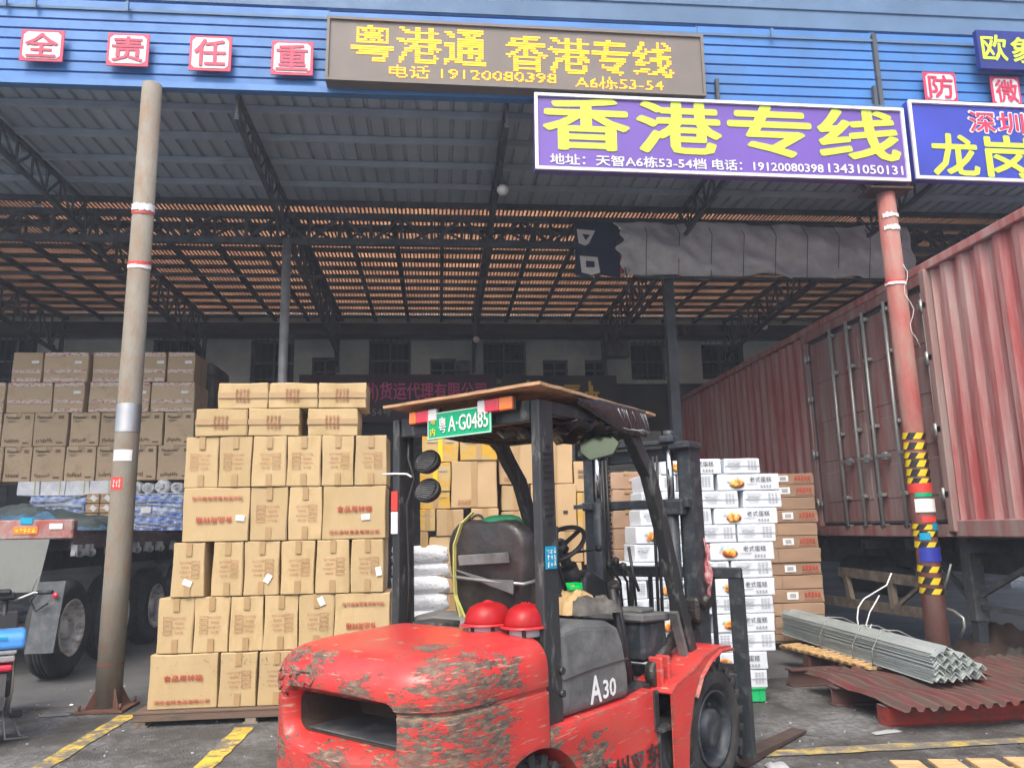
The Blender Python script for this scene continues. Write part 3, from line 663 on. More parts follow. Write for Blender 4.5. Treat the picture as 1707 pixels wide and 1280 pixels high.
# purple sign
p0, p1 = at(891,158,Y=7.78), at(1505,187,Y=7.78); q0, q1 = at(893,285,Y=7.78), at(1514,303,Y=7.78)
w = 4.27; zc = (6.235+5.345)/2; hh = .90
t = thing('shop_sign','large purple sign with bold yellow characters and a white phone line, white frame','sign',(3.185,7.76,zc))
t.rotation_euler = (0,R(.6),0)
bm = NB(); box(bm,(0,.05,0),(w,.10,hh)); obj('sign_panel', bm, 'sign_purple', t)
bm = NB(); e = .035
for (c,s) in (((0,-.012,hh/2-e/2),(w,.03,e)),((0,-.012,-hh/2+e/2),(w,.03,e)),((-w/2+e/2,-.013,0),(e,.03,hh-2*e)),((w/2-e/2,-.013,0),(e,.03,hh-2*e))): box(bm,c,s)
obj('sign_frame', bm, 'white_paint', t)
for i,ch in enumerate('香港专线'): text(ch, .60, 'sign_yellow', t, (-1.56+i*1.045,-.006,.105), w=.93, bold=.045)
text('地址：天智A6栋53-54档', .125, 'white_paint', t, (-1.10,-.006,-.32), w=1.74, bold=.028)
text('电话：19120080398', .125, 'white_paint', t, (.48,-.006,-.32), w=1.28, bold=.028)
text('13431050131', .105, 'white_paint', t, (1.62,-.006,-.315), w=.88, bold=.028)
for xx in (-1.9,0,1.9):
    bm = NB(); box(bm,(xx,.125,.3),(.04,.05,1.0)); obj('sign_bracket', bm, 'dark_steel', t)
# blue sign at right
t = thing('shop_sign','blue sign with red over yellow characters next to the purple sign','sign',(7.50,7.76,5.82)); t.rotation_euler = (0,R(.6),0)
w, hh = 4.22, .97
bm = NB(); box(bm,(0,.05,0),(w,.10,hh)); obj('sign_panel', bm, 'sign_blue', t)
bm = NB()
for (c,s) in (((0,-.012,hh/2-e/2),(w,.03,e)),((0,-.012,-hh/2+e/2),(w,.03,e)),((-w/2+e/2,-.013,0),(e,.03,hh-2*e)),((w/2-e/2,-.013,0),(e,.03,hh-2*e))): box(bm,c,s)
obj('sign_frame', bm, 'white_paint', t)
for i,ch in enumerate('深圳'):
    text(ch, .27, 'white_paint', t, (-1.22+i*.36,-.005,.25), w=.33, bold=.075); text(ch, .25, 'sign_red', t, (-1.22+i*.36,-.010,.25), w=.31, bold=.03)
for i,ch in enumerate('龙岗'): text(ch, .50, 'sign_yellow', t, (-1.60+i*.66,-.006,-.17), w=.55, bold=.04)
# navy sign top right
t = thing('shop_sign','navy blue board with yellow characters above the red plaques','sign',(8.35,7.72,7.01))
bm = NB(); box(bm,(0,.04,0),(4.0,.06,.50)); obj('sign_panel', bm, 'sign_navy', t)
text('欧', .33, 'sign_yellow', t, (-1.80,.006,.02), w=.31, bold=.035); text('象', .33, 'sign_yellow', t, (-1.43,.006,.0), w=.31, bold=.035)
# LED display
import numpy as np
def raster_text(s, rows, bold=0.):
    me = text_mesh(s, 1.0, 'led_on', None, bold); me.calc_loop_triangles()
    V = np.array([[v.co.x,v.co.z] for v in me.vertices]); x0, x1 = V[:,0].min(), V[:,0].max(); z0 = V[:,1].min()
    pitch = 1.0/rows; cols = int((x1-x0)/pitch)+1; g = np.zeros((rows,cols),bool)
    gx = x0+(np.arange(cols)+.5)*pitch; gz_ = z0+(np.arange(rows)+.5)*pitch; X,Z = np.meshgrid(gx,gz_)
    for tr in me.loop_triangles:
        a,b,c = [V[i] for i in tr.vertices]; d = (b[1]-c[1])*(a[0]-c[0])+(c[0]-b[0])*(a[1]-c[1])
        if abs(d)<1e-12: continue
        l1 = ((b[1]-c[1])*(X-c[0])+(c[0]-b[0])*(Z-c[1]))/d; l2 = ((c[1]-a[1])*(X-c[0])+(a[0]-c[0])*(Z-c[1]))/d
        g |= (l1>=-.001)&(l2>=-.001)&(1-l1-l2>=-.001)
    return g
ledc, ledw, ledh = Vector((.90,7.74,6.68)), 4.20, .76
t = thing('led_display_board','grey brown electronic display board with glowing yellow characters above the purple sign','display board',ledc); t.rotation_euler = (0,R(.6),0)
bm = NB(); box(bm,(0,.08,0),(ledw,.16,ledh),bev=.006); obj('housing', bm, 'led_body', t)
bm = NB(); e = .03
for (c,s) in (((0,-.010,ledh/2-e/2),(ledw+.01,.03,e)),((0,-.010,-ledh/2+e/2),(ledw+.01,.03,e)),((-ledw/2+e/2,-.011,0),(e,.03,ledh-2*e)),((ledw/2-e/2,-.011,0),(e,.03,ledh-2*e))): box(bm,c,s)
obj('bezel', bm, 'led_body', t)
def led_line(s, rows, cx, cz, h, w, bold, name):
    g = raster_text(s, rows, bold)
    bm = NB(); pz = h/rows; px_ = w/g.shape[1]
    for r_ in range(g.shape[0]):
        c = 0
        while c < g.shape[1]:
            if g[r_,c]:
                d = c
                while d+1 < g.shape[1] and g[r_,d+1]: d += 1
                box(bm,(cx-w/2+(c+d+1)/2*px_, -.004, cz-h/2+(r_+.5)*pz),((d-c+1)*px_*1.0-.003,.006,pz*.52)); c = d+1
            else: c += 1
    obj(name, bm, 'led_on', t)
led_line('粤港通', 16, -1.09, .085, .44, 1.50, .03, 'lit_characters'); led_line('香港专线', 16, .80, .045, .44, 1.90, .03, 'lit_characters')
led_line('电话 19120080398', 11, -.50, -.235, .15, 1.85, .0, 'lit_characters'); led_line('A6栋53-54', 11, 1.12, -.265, .15, 1.0, .0, 'lit_characters')

# tarpaulin curtain and torn sign scrap under the roof
def cloth_grid(name, W, H, nx, ny, fn, m, parent, thick=.006):
    bm = NB(); V = [[bm.verts.new(fn(i/nx,j/ny)) for i in range(nx+1)] for j in range(ny+1)]
    for j in range(ny):
        for i in range(nx):
            f = bm.faces.new((V[j][i],V[j][i+1],V[j+1][i+1],V[j+1][i])); f.smooth = True
    o = obj(name, bm, m, parent, norm=False); md = o.modifiers.new('s','SOLIDIFY'); md.thickness = thick; return o
a, b = at(1030,377,Y=11.0), at(1475,385,Y=11.0)
t = thing('tarpaulin','long dirty grey tarpaulin hung as a curtain under the slatted roof','tarpaulin',((a.x+b.x)/2,10.86,5.23))
Wt = b.x-a.x+.3
def tf(u,v):
    z = .0+.84*v; x = (u-.5)*Wt
    y = .035*math.sin(u*23+v*3.5)+.02*math.sin(u*41-v*6)+.03*math.sin(v*8+u*9)+.012*math.sin(u*90+v*11)-.10*math.sin(v*3.1)+.03*math.sin(v*14+u*31)*(1-v)
    z += (.03*math.sin(u*17)+.02*math.sin(u*41))*(1-v)
    x += (.05*math.sin(v*11)+.04*math.sin(v*23))*(1 if u<.02 else 0)
    return Vector((x+.12,y,z))
cloth_grid('tarpaulin_cloth', Wt, 1, 160, 30, tf, 'tarp_grey', t)
bm = NB(); tube(bm,[(-Wt/2+.3,0.02,.86),(Wt/2+.4,0.02,.86)],.02,6); obj('hanging_rail', bm, 'dark_steel', t)
bm = NB(); tube(bm,[(-Wt/2+.3,-0.02,-.03),(Wt/2+.4,-0.02,-.03)],.02,6); obj('lower_rail', bm, 'dark_steel', t)
for i in range(9):
    x = -Wt/2+.5+i*(Wt/9.2); bm = NB(); tube(bm,[(x,.02,.87),(x+.01,-.16,.60),(x-.01,-.13,.30),(x,-.03,-.04)],.006,5); obj('tie_rope', bm, 'window_frame', t)
c = at(995,415,Y=10.95); mat('scrap_navy',(.02,.035,.08),.5,var=.3)
t = thing('torn_sign_board','torn dark navy sign board with broken white letters beside the grey tarpaulin','sign',(c.x,10.95,c.z))
bm = NB(); prism(bm,[(-.34,-.42),(-.2,-.45),(.05,-.40),(.33,-.46),(.36,-.2),(.30,.1),(.37,.42),(-.33,.44)],-.015,.015,'y'); obj('sign_panel', bm, 'scrap_navy', t)
bm = NB(); prism(bm,[(-.30,.30),(-.02,.28),(-.12,.08),(-.18,.04),(-.28,.08)],-.025,-.018,'y'); prism(bm,[(-.22,.22),(-.10,.21),(-.17,.12)],-.031,-.026,'y',mi=1); obj('torn_letter', bm, ['paper_white','scrap_navy'], t); bm = NB(); prism(bm,[(-.27,-.12),(.0,-.14),(.03,-.38),(-.1,-.42),(-.25,-.38)],-.025,-.018,'y'); prism(bm,[(-.18,-.2),(-.05,-.21),(-.05,-.3),(-.18,-.3)],-.031,-.026,'y',mi=1); obj('torn_letter', bm, ['paper_white','scrap_navy'], t)
bm = NB(); tube(bm,[(.42,-.05,.3),(.40,-.06,-.3),(.46,-.05,-.7)],.012,5); tube(bm,[(.36,-.05,.0),(.34,-.06,-.45)],.014,5,mi=1); obj('dangling_cable', bm, ['window_frame','tape_red'], t)
# ================================================================== CARTONS
def carton(x0, x1, z0, z1, y, depth, m, label, group, jit=1.0, name='carton', cat='carton', gap=.004, seed=None, rz=None):
    w, h = x1-x0-gap, z1-z0-.003
    bm = NB(); dy = random.uniform(-.012,.012)*jit
    box(bm, (0,depth/2,h/2), (w,depth,h), bev=.007)
    # slight bulge and slump so that edges are not ruler straight
    bmesh.ops.subdivide_edges(bm, edges=bm.edges[:], cuts=1, use_grid_fill=True) if False else None
    for v in bm.verts:
        v.co.x += random.uniform(-.004,.004)*jit; v.co.z += random.uniform(-.003,.001)*jit; v.co.y += random.uniform(-.003,.003)*jit
    if w > .2 and h > .12:
        bmesh.ops.subdivide_edges(bm, edges=[e_ for e_ in bm.edges if e_.calc_length() > .1], cuts=4, use_grid_fill=True)
        p1,p2,p3 = (random.uniform(0,6.28) for _ in range(3)); A_ = .0035*jit
        for v in bm.verts:
            c_ = v.co; u_, q_, d_ = c_.x/w, c_.z/h, c_.y/depth
            fx = A_*(math.sin(q_*5+p1)+.5*math.sin(d_*6+p2)); c_.x -= fx*(1 if c_.x>0 else -1)*abs(u_)*2
            c_.y += A_*.9*(1+math.sin(u_*5+p2)*math.sin(q_*5+p3))*(1-d_); c_.z -= A_*.8*(1+math.sin(u_*6+p3+d_*3))*max(0,q_)
    o = obj(name, bm, m); o.location = ((x0+x1)/2, y+dy, z0); o.rotation_euler = (0,0,R(random.uniform(-1.1,1.1)*jit) if rz is None else rz)
    tag(o, label, cat, group); o['w'] = w; o['h'] = h
    return o, w, h
def strip(o, x, z, w, h, m, name, rot=0, y=-.006, t=.003):
    bm = NB(); box(bm,(0,0,0),(w,t,h)); s = obj(name, bm, m, o); s.location = (x,y,z); s.rotation_euler = (0,rot,0); return s
ENDTXT = ('生产日期','保质期','存储条件','净含量')
def end_print(o, w, h, side, up=True, m='print_faint'):
    """small form printed on the narrow end of a food carton: four lines and four boxes"""
    bm = NB(); zc = h*.50; s = 1 if side=='r' else -1
    for k in range(4):
        z = zc+h*.13-k*h*.085
        x = s*w*.22
        for (a,b,c,d) in ((0,.02,.085,.003),(0,-.02,.085,.003),(-.042,0,.003,.04),(.042,0,.003,.04)):
            box(bm,(x+a*w/.35,-.0065,z+b*h/.53*.7),(c*w/.35,.002,d*h/.53*.7 if d>.01 else d))
    obj('printed_form', bm, m, o)
    for k,tx in enumerate(ENDTXT):
        text(tx, h*.040, m, o, (-s*w*.10,-.0072,zc+h*.13-k*h*.085), w=w*.34 if len(tx)>3 else w*.25, bold=.0, name='printed_lettering', flip=not up)
def flat_print(o, w, h):
    for k,tx in enumerate(('食品周转','存储条件','生产日期','保质期限')):
        me = text_mesh(tx, .022, 'print_faint', .12, .02)
        mobj('printed_lettering', me, o, (-w*.12+k*.036*w/.48,-.0072,h*.5), (0,R(90),0))
def wide_print(o, w, h, inv=False, m='print_red'):
    if not inv:
        text('食品周转箱', h*.115, m, o, (-.0*w,-.0072,h*.56), w=w*.56, bold=.02, name='printed_lettering')
        text('河北吉旺食品有限公司', h*.075, m, o, (0.,-.0072,h*.13), w=w*.80, bold=.015, name='printed_lettering')
    else:
        text('食品周转箱', h*.115, m, o, (-.02*w,-.0072,h*.40), w=w*.54, bold=.02, name='printed_lettering', flip=True)
        text('河北吉旺食品有限公司', h*.075, m, o, (0.02*w,-.0072,h*.80), w=w*.76, bold=.015, name='printed_lettering', flip=True)
def label_(o, x, z, rot=0, w=.05, h=.036):
    s = strip(o, x, z, w, h, 'paper_white', 'shipping_label', rot, y=-.009)
    bm = NB()
    for k in range(3): box(bm,(0,-.0025,(k-1)*h*.25),(w*.65,.001,h*.07))
    q = obj('barcode', bm, 'print_grey', s)
def side_tape(o, w, h, d):
    bm = NB(); box(bm,(w/2+.003,d*.5,h*.5),(.002,.055,h*.96)); obj('packing_tape', bm, 'carton_tape', o)

# ---- tan food cartons on the long pallet, left
PY = 7.15
G1 = 'tan food cartons stacked on the long pallet'
rows1 = [ # y_top, y_bottom, list of (x0,x1,kind)
 (1086,1184,[(247,363,'W'),(365,428,'er'),(430,492,'er'),(494,556,'el'),(558,640,'er')]),
 (993,1086,[(262,322,'el'),(323,381,'el'),(382,438,'el'),(438.5,497,'er'),(498,556,'er'),(557.5,650,'I')]),
 (902,990,[(287,342,'er'),(353,405,'er'),(406,465,'er'),(468,525,'er'),(526,583,'er'),(585,640,'er')]),
 (812,901,[(304,416,'I'),(417,479,'el'),(480,537,'er'),(538,643,'W')]),
 (727,811,[(308,363,'el'),(364,420,'el'),(421,477,'er'),(478,535,'el'),(536,590,'er'),(591.5,645,'er')]),
 (681,726,[(326,413,'F'),(414,500,'F'),(512,597,'F')]),
 (638,680,[(363,447,'F'),(448,529,'F'),(531,611,'F')])]
zb_ = .135; notes = {(0,0):'wide-side, speckled with mud and printed with red characters',(1,5):'wide-side with upside-down red characters',(3,0):'wide-side with upside-down red characters and a white label',(3,3):'wide-side with upright red characters and a white label'}
stuck = {(2,0):(.0,.12,R(20)),(2,2):(.06,.14,R(-60)),(2,5):(.10,.18,R(80)),(1,4):(.04,.40,R(65)),(3,0):(.21,.20,R(5)),(3,3):(.10,.19,R(-5))}
zprev = at(300,1184,Y=PY).z
BASE1 = .125
for i,(yt,yb,L_) in enumerate(rows1):
    xm = 420
    z0 = BASE1 if i==0 else zprev; z1 = at(xm,yt,Y=PY).z+.004
    for j,(a,b,k) in enumerate(L_):
        xa, xb = at(a,(yt+yb)/2,Y=PY).x, at(b,(yt+yb)/2,Y=PY).x
        nt_ = notes.get((i,j), 'lying flat with faded print' if k=='F' else 'narrow-end, with a printed form and brown tape')
        if (i,j) in stuck and (i,j) not in notes: nt_ = 'narrow-end, with a white shipping label'
        lab = 'tan carton, %s, %s from left in the %s row of the long-pallet stack' % (nt_, ordn(j) if j else 'first', ('topmost' if i==6 else ORD[i]))
        lab = ' '.join(lab.split()[:40])
        shown = {'W':'wide face showing','I':'wide face, upside-down print','er':'end face showing','el':'end face showing','F':'lying flat'}[k]
        lab = 'tan carton, %s, %s from left, %s row, on the long pallet' % (shown, ordn(j), 'topmost' if i==6 else ORD[i])
        hj = random.uniform(-.004,.004)
        o,w,h = carton(xa,xb,z0,z1+hj*0,PY,.40 if i>4 else .50,'carton_tan',lab,G1, gap=.005)
        if k in 'WI': wide_print(o,w,h,k=='I')
        elif k=='F': flat_print(o,w,h); strip(o,0,h*.5,w,.05,'carton_tape','packing_tape')
        else:
            strip(o,0,h*.87,.05,h*.24,'carton_tape','packing_tape'); strip(o,0,h*.13,.05,h*.24,'carton_tape','packing_tape')
            end_print(o,w,h,k[1])
        if (i,j) in stuck: s = stuck[(i,j)]; label_(o,s[0],s[1],s[2],.075,.05)
        if i==0:
            bm = NB()
            for q in range(36): 
                xx, zz = random.uniform(-w*.48,w*.48), h*(1-abs(random.gauss(0,.30)))
                if .02<zz<h-.02: box(bm,(xx,-.0075,zz),(random.uniform(.003,.010),.0012,random.uniform(.002,.007)),rot=(0,random.uniform(-1,1),0))
            obj('mud_splashes', bm, 'print_brown', o)
        if j==len(L_)-1: side_tape(o,w,h,.5)
    zprev = z1
# long pallet
pa = at(222,1196,Y=PY-.05); pb_x = .35
t = thing('long_pallet','dark wooden pallet on short steel feet under the tan food cartons','pallet',((pa.x+pb_x)/2,PY-.06,0))
W_ = pb_x-pa.x
bm = NB(); box(bm,(0,.30,.112),(W_,.62,.018),bev=.003); obj('deck', bm, 'wood_pallet', t)
bm = NB(); box(bm,(0,.02,.075),(W_,.05,.06),bev=.004); obj('front_rail', bm, 'wood_pallet', t)
bm = NB(); box(bm,(0,.58,.075),(W_,.05,.06),bev=.004); obj('rear_rail', bm, 'wood_pallet', t)
for sx in (-W_/2+.06,-W_/2+.95,W_/2-.5):
    for yy in (.04,.56):
        bm = NB(); box(bm,(sx,yy,.03),(.09,.08,.05),bev=.004); box(bm,(sx,yy,.006),(.12,.10,.012)); obj('foot', bm, 'frame_khaki', t)

# ---- appliance cartons on the flatbed trailer
TY, TXR = 12.6, -3.9
G2 = 'brown cartons stacked on the flatbed trailer'
rows2 = [
 (744,802,[(-48,4,'P'),(5,52,'P'),(53,107,'P'),(108,159,'P'),(160,211,'P'),(212,260,'P'),(262,323,'P')]),
 (688,743,[(-50,2,'P'),(3,55,'P'),(56,113,'P'),(115,165,'P'),(166,217,'P'),(219,271,'P'),(273,323,'P')]),
 (638,687,[(-60,8,'T'),(10,87,'T'),(88,140,'T'),(148,198,'T'),(200,249,'T'),(251,324,'T')]),
 (588,636,[(20,71,'T'),(72,147,'T'),(154,203,'T'),(205,238,'T'),(239,277,'T'),(279,325,'T')])]
zprev = at(150,801,Y=TY).z
DECK2 = zprev
for i,(yt,yb,L_) in enumerate(rows2):
    z1 = at(150,yt-1,Y=TY).z
    for j,(a,b,k) in enumerate(L_):
        xa, xb = at(a,(yt+yb)/2,Y=TY).x, at(b,(yt+yb)/2,Y=TY).x
        lab = 'brown carton %s, %s from left in the %s row on the flatbed' % ('with black print' if k=='P' else 'banded with patterned tape', ordn(j), ['lowest','second','third','top'][i])
        o,w,h = carton(xa,xb,zprev,z1,TY,.7,'carton_brown',lab,G2,gap=.012)
        if k=='P':
            text('Panasonic', .045, 'print_black', o, (-w*.18,-.0075,h*.86), w=w*.44, bold=.02, name='printed_lettering')
            bm = NB(); box(bm,(-w*.22,-.007,h*.76),(w*.28,.001,.008)); box(bm,(-w*.25,-.007,h*.72),(w*.2,.001,.008)); box(bm,(w*.3,-.007,h*.86),(w*.16,.001,.05)); box(bm,(w*.3,-.007,h*.1),(w*.2,.001,.025))
            for q in range(9): box(bm,(-w*.38+q*w*.055,-.007,h*.15+random.uniform(-.01,.02)),(w*.03,.001,.03+random.uniform(0,.03)))
            obj('printed_marks', bm, 'print_brown', o)
            strip(o,0,h*.93,.08,h*.14,'carton_tape','packing_tape')
        else:
            for (zz,hh_,rt) in ((h*.93,h*.13,0),(h*.36,h*.13,random.uniform(-.05,.05)),(h*.07,h*.12,0)):
                if random.random()<.85: strip(o,0,zz,w*.96,hh_,'tape_printed','printed_tape',rt)
            if random.random()<.6: strip(o,w*.28,h*.66,.11,.05,'paper_white','shipping_label',y=-.012)
        if j==len(L_)-1: side_tape(o,w,h,.7)
    zprev = z1
# cartons of the second layer seen on the right flank
for i,(za,zb2) in enumerate(((2.95,3.5),(3.5,4.05),(2.4,2.95))):
    pass
# wall of dark wrapped cargo behind
t = thing('wrapped_cargo','dark film-wrapped cargo behind the top corner of the trailer cartons','cargo',(-4.75,TY+.75,DECK2))
bm = NB(); box(bm,(0,.5,1.02),(1.9,1.0,2.0),bev=.04); obj('wrapped_stack', bm, 'cargo_dark', t)
bm = NB(); 
for zz in (.5,1.2,1.8): box(bm,(0,.5,zz),(1.92,1.02,.03))
obj('strap', bm, 'plastic_black', t)
# rolled white sacks
zs = at(150,824,Y=TY-.1).z; zs1 = DECK2
hs = (zs1-zs)
k = 0
for (a,b) in ((28,66),(67,108),(109,148),(149,190)):
    xa, xb = at(a,812,Y=TY-.1).x, at(b,812,Y=TY-.1).x
    o,w,h = carton(xa,xb,zs,zs1,TY-.1,.7,'sack_white','white flat sack, %s from left in the row under the trailer cartons' % ordn(k),'white sacks under the trailer cartons',name='sack',cat='sack'); k += 1
    strip(o,w*.3,h*.5,.012,h*.98,'strap_yellow','strap')
for (a,b) in ((191,212),(213,234),(235,255),(257,281),(283,303)):
    xa, xb = at(a,812,Y=TY-.1).x, at(b,812,Y=TY-.1).x; r = min((xb-xa),hs*1.02)/2
    t = thing('sack','white rolled sack with its end showing, %s from left under the trailer cartons' % ordn(k),'sack',((xa+xb)/2,TY-.1,zs+r),0,'white sacks under the trailer cartons'); k += 1
    bm = NB(); lathe(bm,[(0,0.02),(r*.3,0),(r*.35,.04),(r*.6,0.01),(r*.68,.04),(r*.93,.02),(r,.06),(r,.68),(0,.7)],M=Matrix.Rotation(R(-90),4,'X'),seg=18)
    for v in bm.verts: v.co.x *= (xb-xa)/2/r; v.co += Vector((random.uniform(-.01,.01),random.uniform(-.02,.02),random.uniform(-.01,.01)))
    obj('roll', bm, 'sack_white', t)
# blue wrapped pallets
BZ = at(250,884,Y=TY-.1).z
for (a,b,yt,yb,lab) in ((50,142,821,880,'blue pallet load wrapped in clear film behind the heaped tarpaulin'),(218,306,823,886,'blue pallet load wrapped in clear film right of the grey pole')):
    xa, xb = at(a,(yt+yb)/2,Y=TY-.12).x, at(b,(yt+yb)/2,Y=TY-.12).x
    t = thing('wrapped_pallet',lab,'pallet load',((xa+xb)/2,TY-.12,BZ))
    hgt = zs-BZ; bm = NB(); w = xb-xa; nx=26
    for yy in (0,): pass
    V=[[bm.verts.new((( -w/2+w*i/nx), .02*math.sin(i*1.9+j*.3)+.012*math.sin(i*5+j), hgt*j/14*.985)) for i in range(nx+1)] for j in range(15)]
    B=[[bm.verts.new((( -w/2+w*i/nx), .9, hgt*j/14*.985)) for i in range(nx+1)] for j in (0,14)]
    for j in range(14):
        for i in range(nx): f=bm.faces.new((V[j][i],V[j][i+1],V[j+1][i+1],V[j+1][i])); f.smooth=True
    for i in range(nx):
        bm.faces.new((V[14][i],V[14][i+1],B[1][i+1],B[1][i])); bm.faces.new((B[0][i],B[0][i+1],B[1][i+1],B[1][i]))
    for q in (0,nx):
        bm.faces.new([V[j][q] for j in range(15)]+[B[1][q],B[0][q]])
    obj('wrapped_load', bm, 'film_blue', t)
    bm = NB(); 
    for q in range(9):
        z = hgt*random.uniform(.1,.9); tube(bm,[(-w/2,-.03,z),(0,-.035,z+random.uniform(-.06,.06)),(w/2,-.03,z+random.uniform(-.1,.1))],random.uniform(.004,.012),5)
    obj('film_folds', bm, 'film_clear', t)
    strip(t,-w*.2,hgt*.55,.14,.09,'paper_white','label',y=-.05)
    bm = NB(); box(bm,(0,.45,hgt-.004),(w+.02,.95,.012)); obj('white_lid', bm, 'white_paint', t)
k = 0
for r_,(yt,yb) in enumerate(((822,838),(839,854),(855,871))):
    for c_,(a,b) in enumerate(((142,164),(166,187))):
        xa, xb = at(a,846,Y=TY-.15).x, at(b,846,Y=TY-.15).x; z1, z0 = at(165,yt,Y=TY-.15).z, at(165,yb,Y=TY-.15).z
        if r_==2: z0 = BZ
        o,w,h = carton(xa,xb,z0,z1,TY-.15,.4,'carton_mid','small taped carton, %s row %s column, left of the grey pole on the flatbed' % (['upper','middle','lower'][r_],['left','right'][c_]),'small cartons on the flatbed',name='small_carton')
        strip(o,0,h*.5,w*.96,h*.22,'tape_printed','printed_tape',R(random.uniform(-6,6))); strip(o,w*.1,h*.5,.09,.07,'paper_white','shipping_label',R(40),y=-.01)

# ---- mixed cartons behind the forklift
MY = 8.35
G3 = 'mixed cartons stacked behind the forklift'
mid = [ # x0,x1,y0,y1,mat,desc
 (703,765,722,769,'carton_yellow','yellow-patterned carton behind the 内 end of the green licence plate'),(767,829,726,766,'carton_yellow','yellow-patterned carton behind the digits end of the green licence plate'),
 (700,751,770,818,'carton_yellow','yellow-patterned carton behind the round work lamps'),(700,751,819,847,'carton_yellow','yellow-patterned carton below the one behind the work lamps'),
 (752,829,767,845,'carton_mid','largest plain carton seen through the forklift cab'),(700,726,848,884,'carton_yellow','narrow yellow-patterned carton above the white sacks'),(700,714,885,912,'carton_yellow','smallest yellow-patterned carton beside the white sacks'),
 (727,773,848,892,'carton_mid','small plain carton under the largest one, on the work lamp side'),(786,831,846,893,'carton_mid','small plain carton under the largest one, on the steering wheel side'),
 (715,800,893,939,'carton_mid','plain carton level with the top of the seat back'),(716,800,940,987,'carton_mid','plain carton behind the middle of the seat back'),
 (708,800,988,1036,'carton_mid','plain carton just above the red counterweight'),
 (832,890,736,806,'carton_mid','pale carton in the top row between roof pillars'),(892,955,731,805,'carton_mid','pale carton in the top row behind the near roof pillar'),
 (836,884,808,850,'carton_mid','upper carton of the column left of the near roof pillar'),(886,962,806,884,'carton_mid','large carton right of the near roof pillar, above the steering wheel'),
 (836,884,851,893,'carton_mid','carton bearing a tilted white label left of the near roof pillar'),
 (802,884,894,940,'carton_mid','carton hidden mostly by the seat back, upper'),(802,884,941,988,'carton_mid','carton hidden mostly by the seat back, middle'),(802,884,989,1036,'carton_mid','carton hidden mostly by the seat back, lower'),
 (886,920,885,936,'carton_mid','carton just behind the steering wheel'),(921,972,884,936,'carton_mid','carton printed with a black ring left of the mast'),(886,972,937,1000,'carton_mid','carton behind the steering column'),
 (957,985,768,818,'carton_mid','tall narrow carton with dark marks touching the mast, upper'),(963,987,820,883,'carton_yellow','tall narrow yellow-patterned carton touching the mast'),(973,992,884,940,'carton_mid','tall narrow carton beside the mast, lower')]
for (a,b,yt,yb,m_,lab) in mid:
    yy = MY + (.0 if a<830 else .12)
    xa, xb = at(a,(yt+yb)/2,Y=yy).x, at(b,(yt+yb)/2,Y=yy).x; z1, z0 = at((a+b)/2,yt,Y=yy).z, at((a+b)/2,yb,Y=yy).z-.006
    o,w,h = carton(xa,xb,z0,z1,yy,.5,m_,lab,G3)
    if m_=='carton_yellow':
        strip(o,0,h*.5,.05,h*.97,'tape_yellow' if random.random()<.4 else 'carton_tape','packing_tape'); 
        bm = NB(); box(bm,(-w*.22,-.007,h*.72),(w*.3,.001,h*.05)); box(bm,(w*.25,-.007,h*.72),(w*.25,.001,h*.05)); obj('printed_marks', bm, 'print_lightgrey', o)
    elif w>.2:
        strip(o,0,h*.5,.06,h*.97,'carton_tape','packing_tape')
        if h>.35:
            bm = NB(); 
            for q in range(10): box(bm,(-w*.35+q*w*.03,-.0095,h*.12),(.006,.001,h*.1))
            obj('printed_marks', bm, 'print_faint', o)
    if 'white label' in lab: label_(o,.0,h*.35,R(50),.09,.06)
    if 'ring' in lab:
        bm = NB(); lathe(bm,[(.055,0),(.055,.002),(.075,.002),(.075,0)],M=Matrix.Translation((-.08,-.008,h*.55))@Matrix.Rotation(R(90),4,'X'),seg=24); box(bm,(.12,-.008,h*.4),(.05,.001,.03)); obj('printed_ring', bm, 'print_black', o)
    if 'dark marks' in lab:
        bm = NB(); box(bm,(0,-.008,h*.66),(w*.55,.001,.03)); box(bm,(0,-.008,h*.5),(w*.55,.001,.03)); obj('printed_marks', bm, 'print_brown', o)
# lower cartons the stack stands on (glimpsed under the seat)
for i in range(2):
    for j in range(5):
        za, zb2 = .12+.28*i, .12+.28*(i+1)-.004
        xa = at(708,1000,Y=MY).x+j*.36
        o,w,h = carton(xa,xa+.355,za,zb2,MY+.01,.5,'carton_mid','plain carton low behind the forklift body, %s from left in %s layer' % (ordn(j),['the floor','the upper hidden'][i]),G3)
t = thing('wooden_pallet','low wooden pallet beneath the mixed cartons behind the forklift','pallet',(.75,MY,0))
bm = NB()
for q in range(4): box(bm,(0,.08+q*.13,.105),(1.9,.1,.02))
obj('deck_boards', bm, 'wood_pallet', t)
for q in (-.8,0,.8):
    bm = NB(); box(bm,(q,.28,.048),(.1,.5,.092)); obj('block', bm, 'wood_pallet', t)
for k,(py0,py1) in enumerate(((912,938),(939,962),(963,990),(991,1018),(1019,1050))):
    Y_ = MY-.05; xa, xb = at(688,980,Y=Y_).x, at(714,980,Y=Y_).x; z1,z0 = at(700,py0,Y=Y_).z, at(700,py1,Y=Y_).z
    t = thing('sack','grey white bulging sack, %s from the top beside the rear roof pillar' % ordn(k),'sack',((xa+xb)/2-.06,Y_,z0),0,'grey white sacks piled beside the cartons')
    bm = NB(); h=z1-z0
    lathe(bm,[(0,-.24),(.5*h,-.23),(.62*h,-.1),(.62*h,.2),(.5*h,.34),(0,.35)],M=Matrix.Translation((0,.1,h/2))@Matrix.Rotation(R(90),4,'Y'),seg=14)
    for v in bm.verts: v.co += Vector((random.uniform(-.02,.02),random.uniform(-.02,.02),random.uniform(-.01,.01)))
    obj('bulging_cloth', bm, 'sack_white', t)
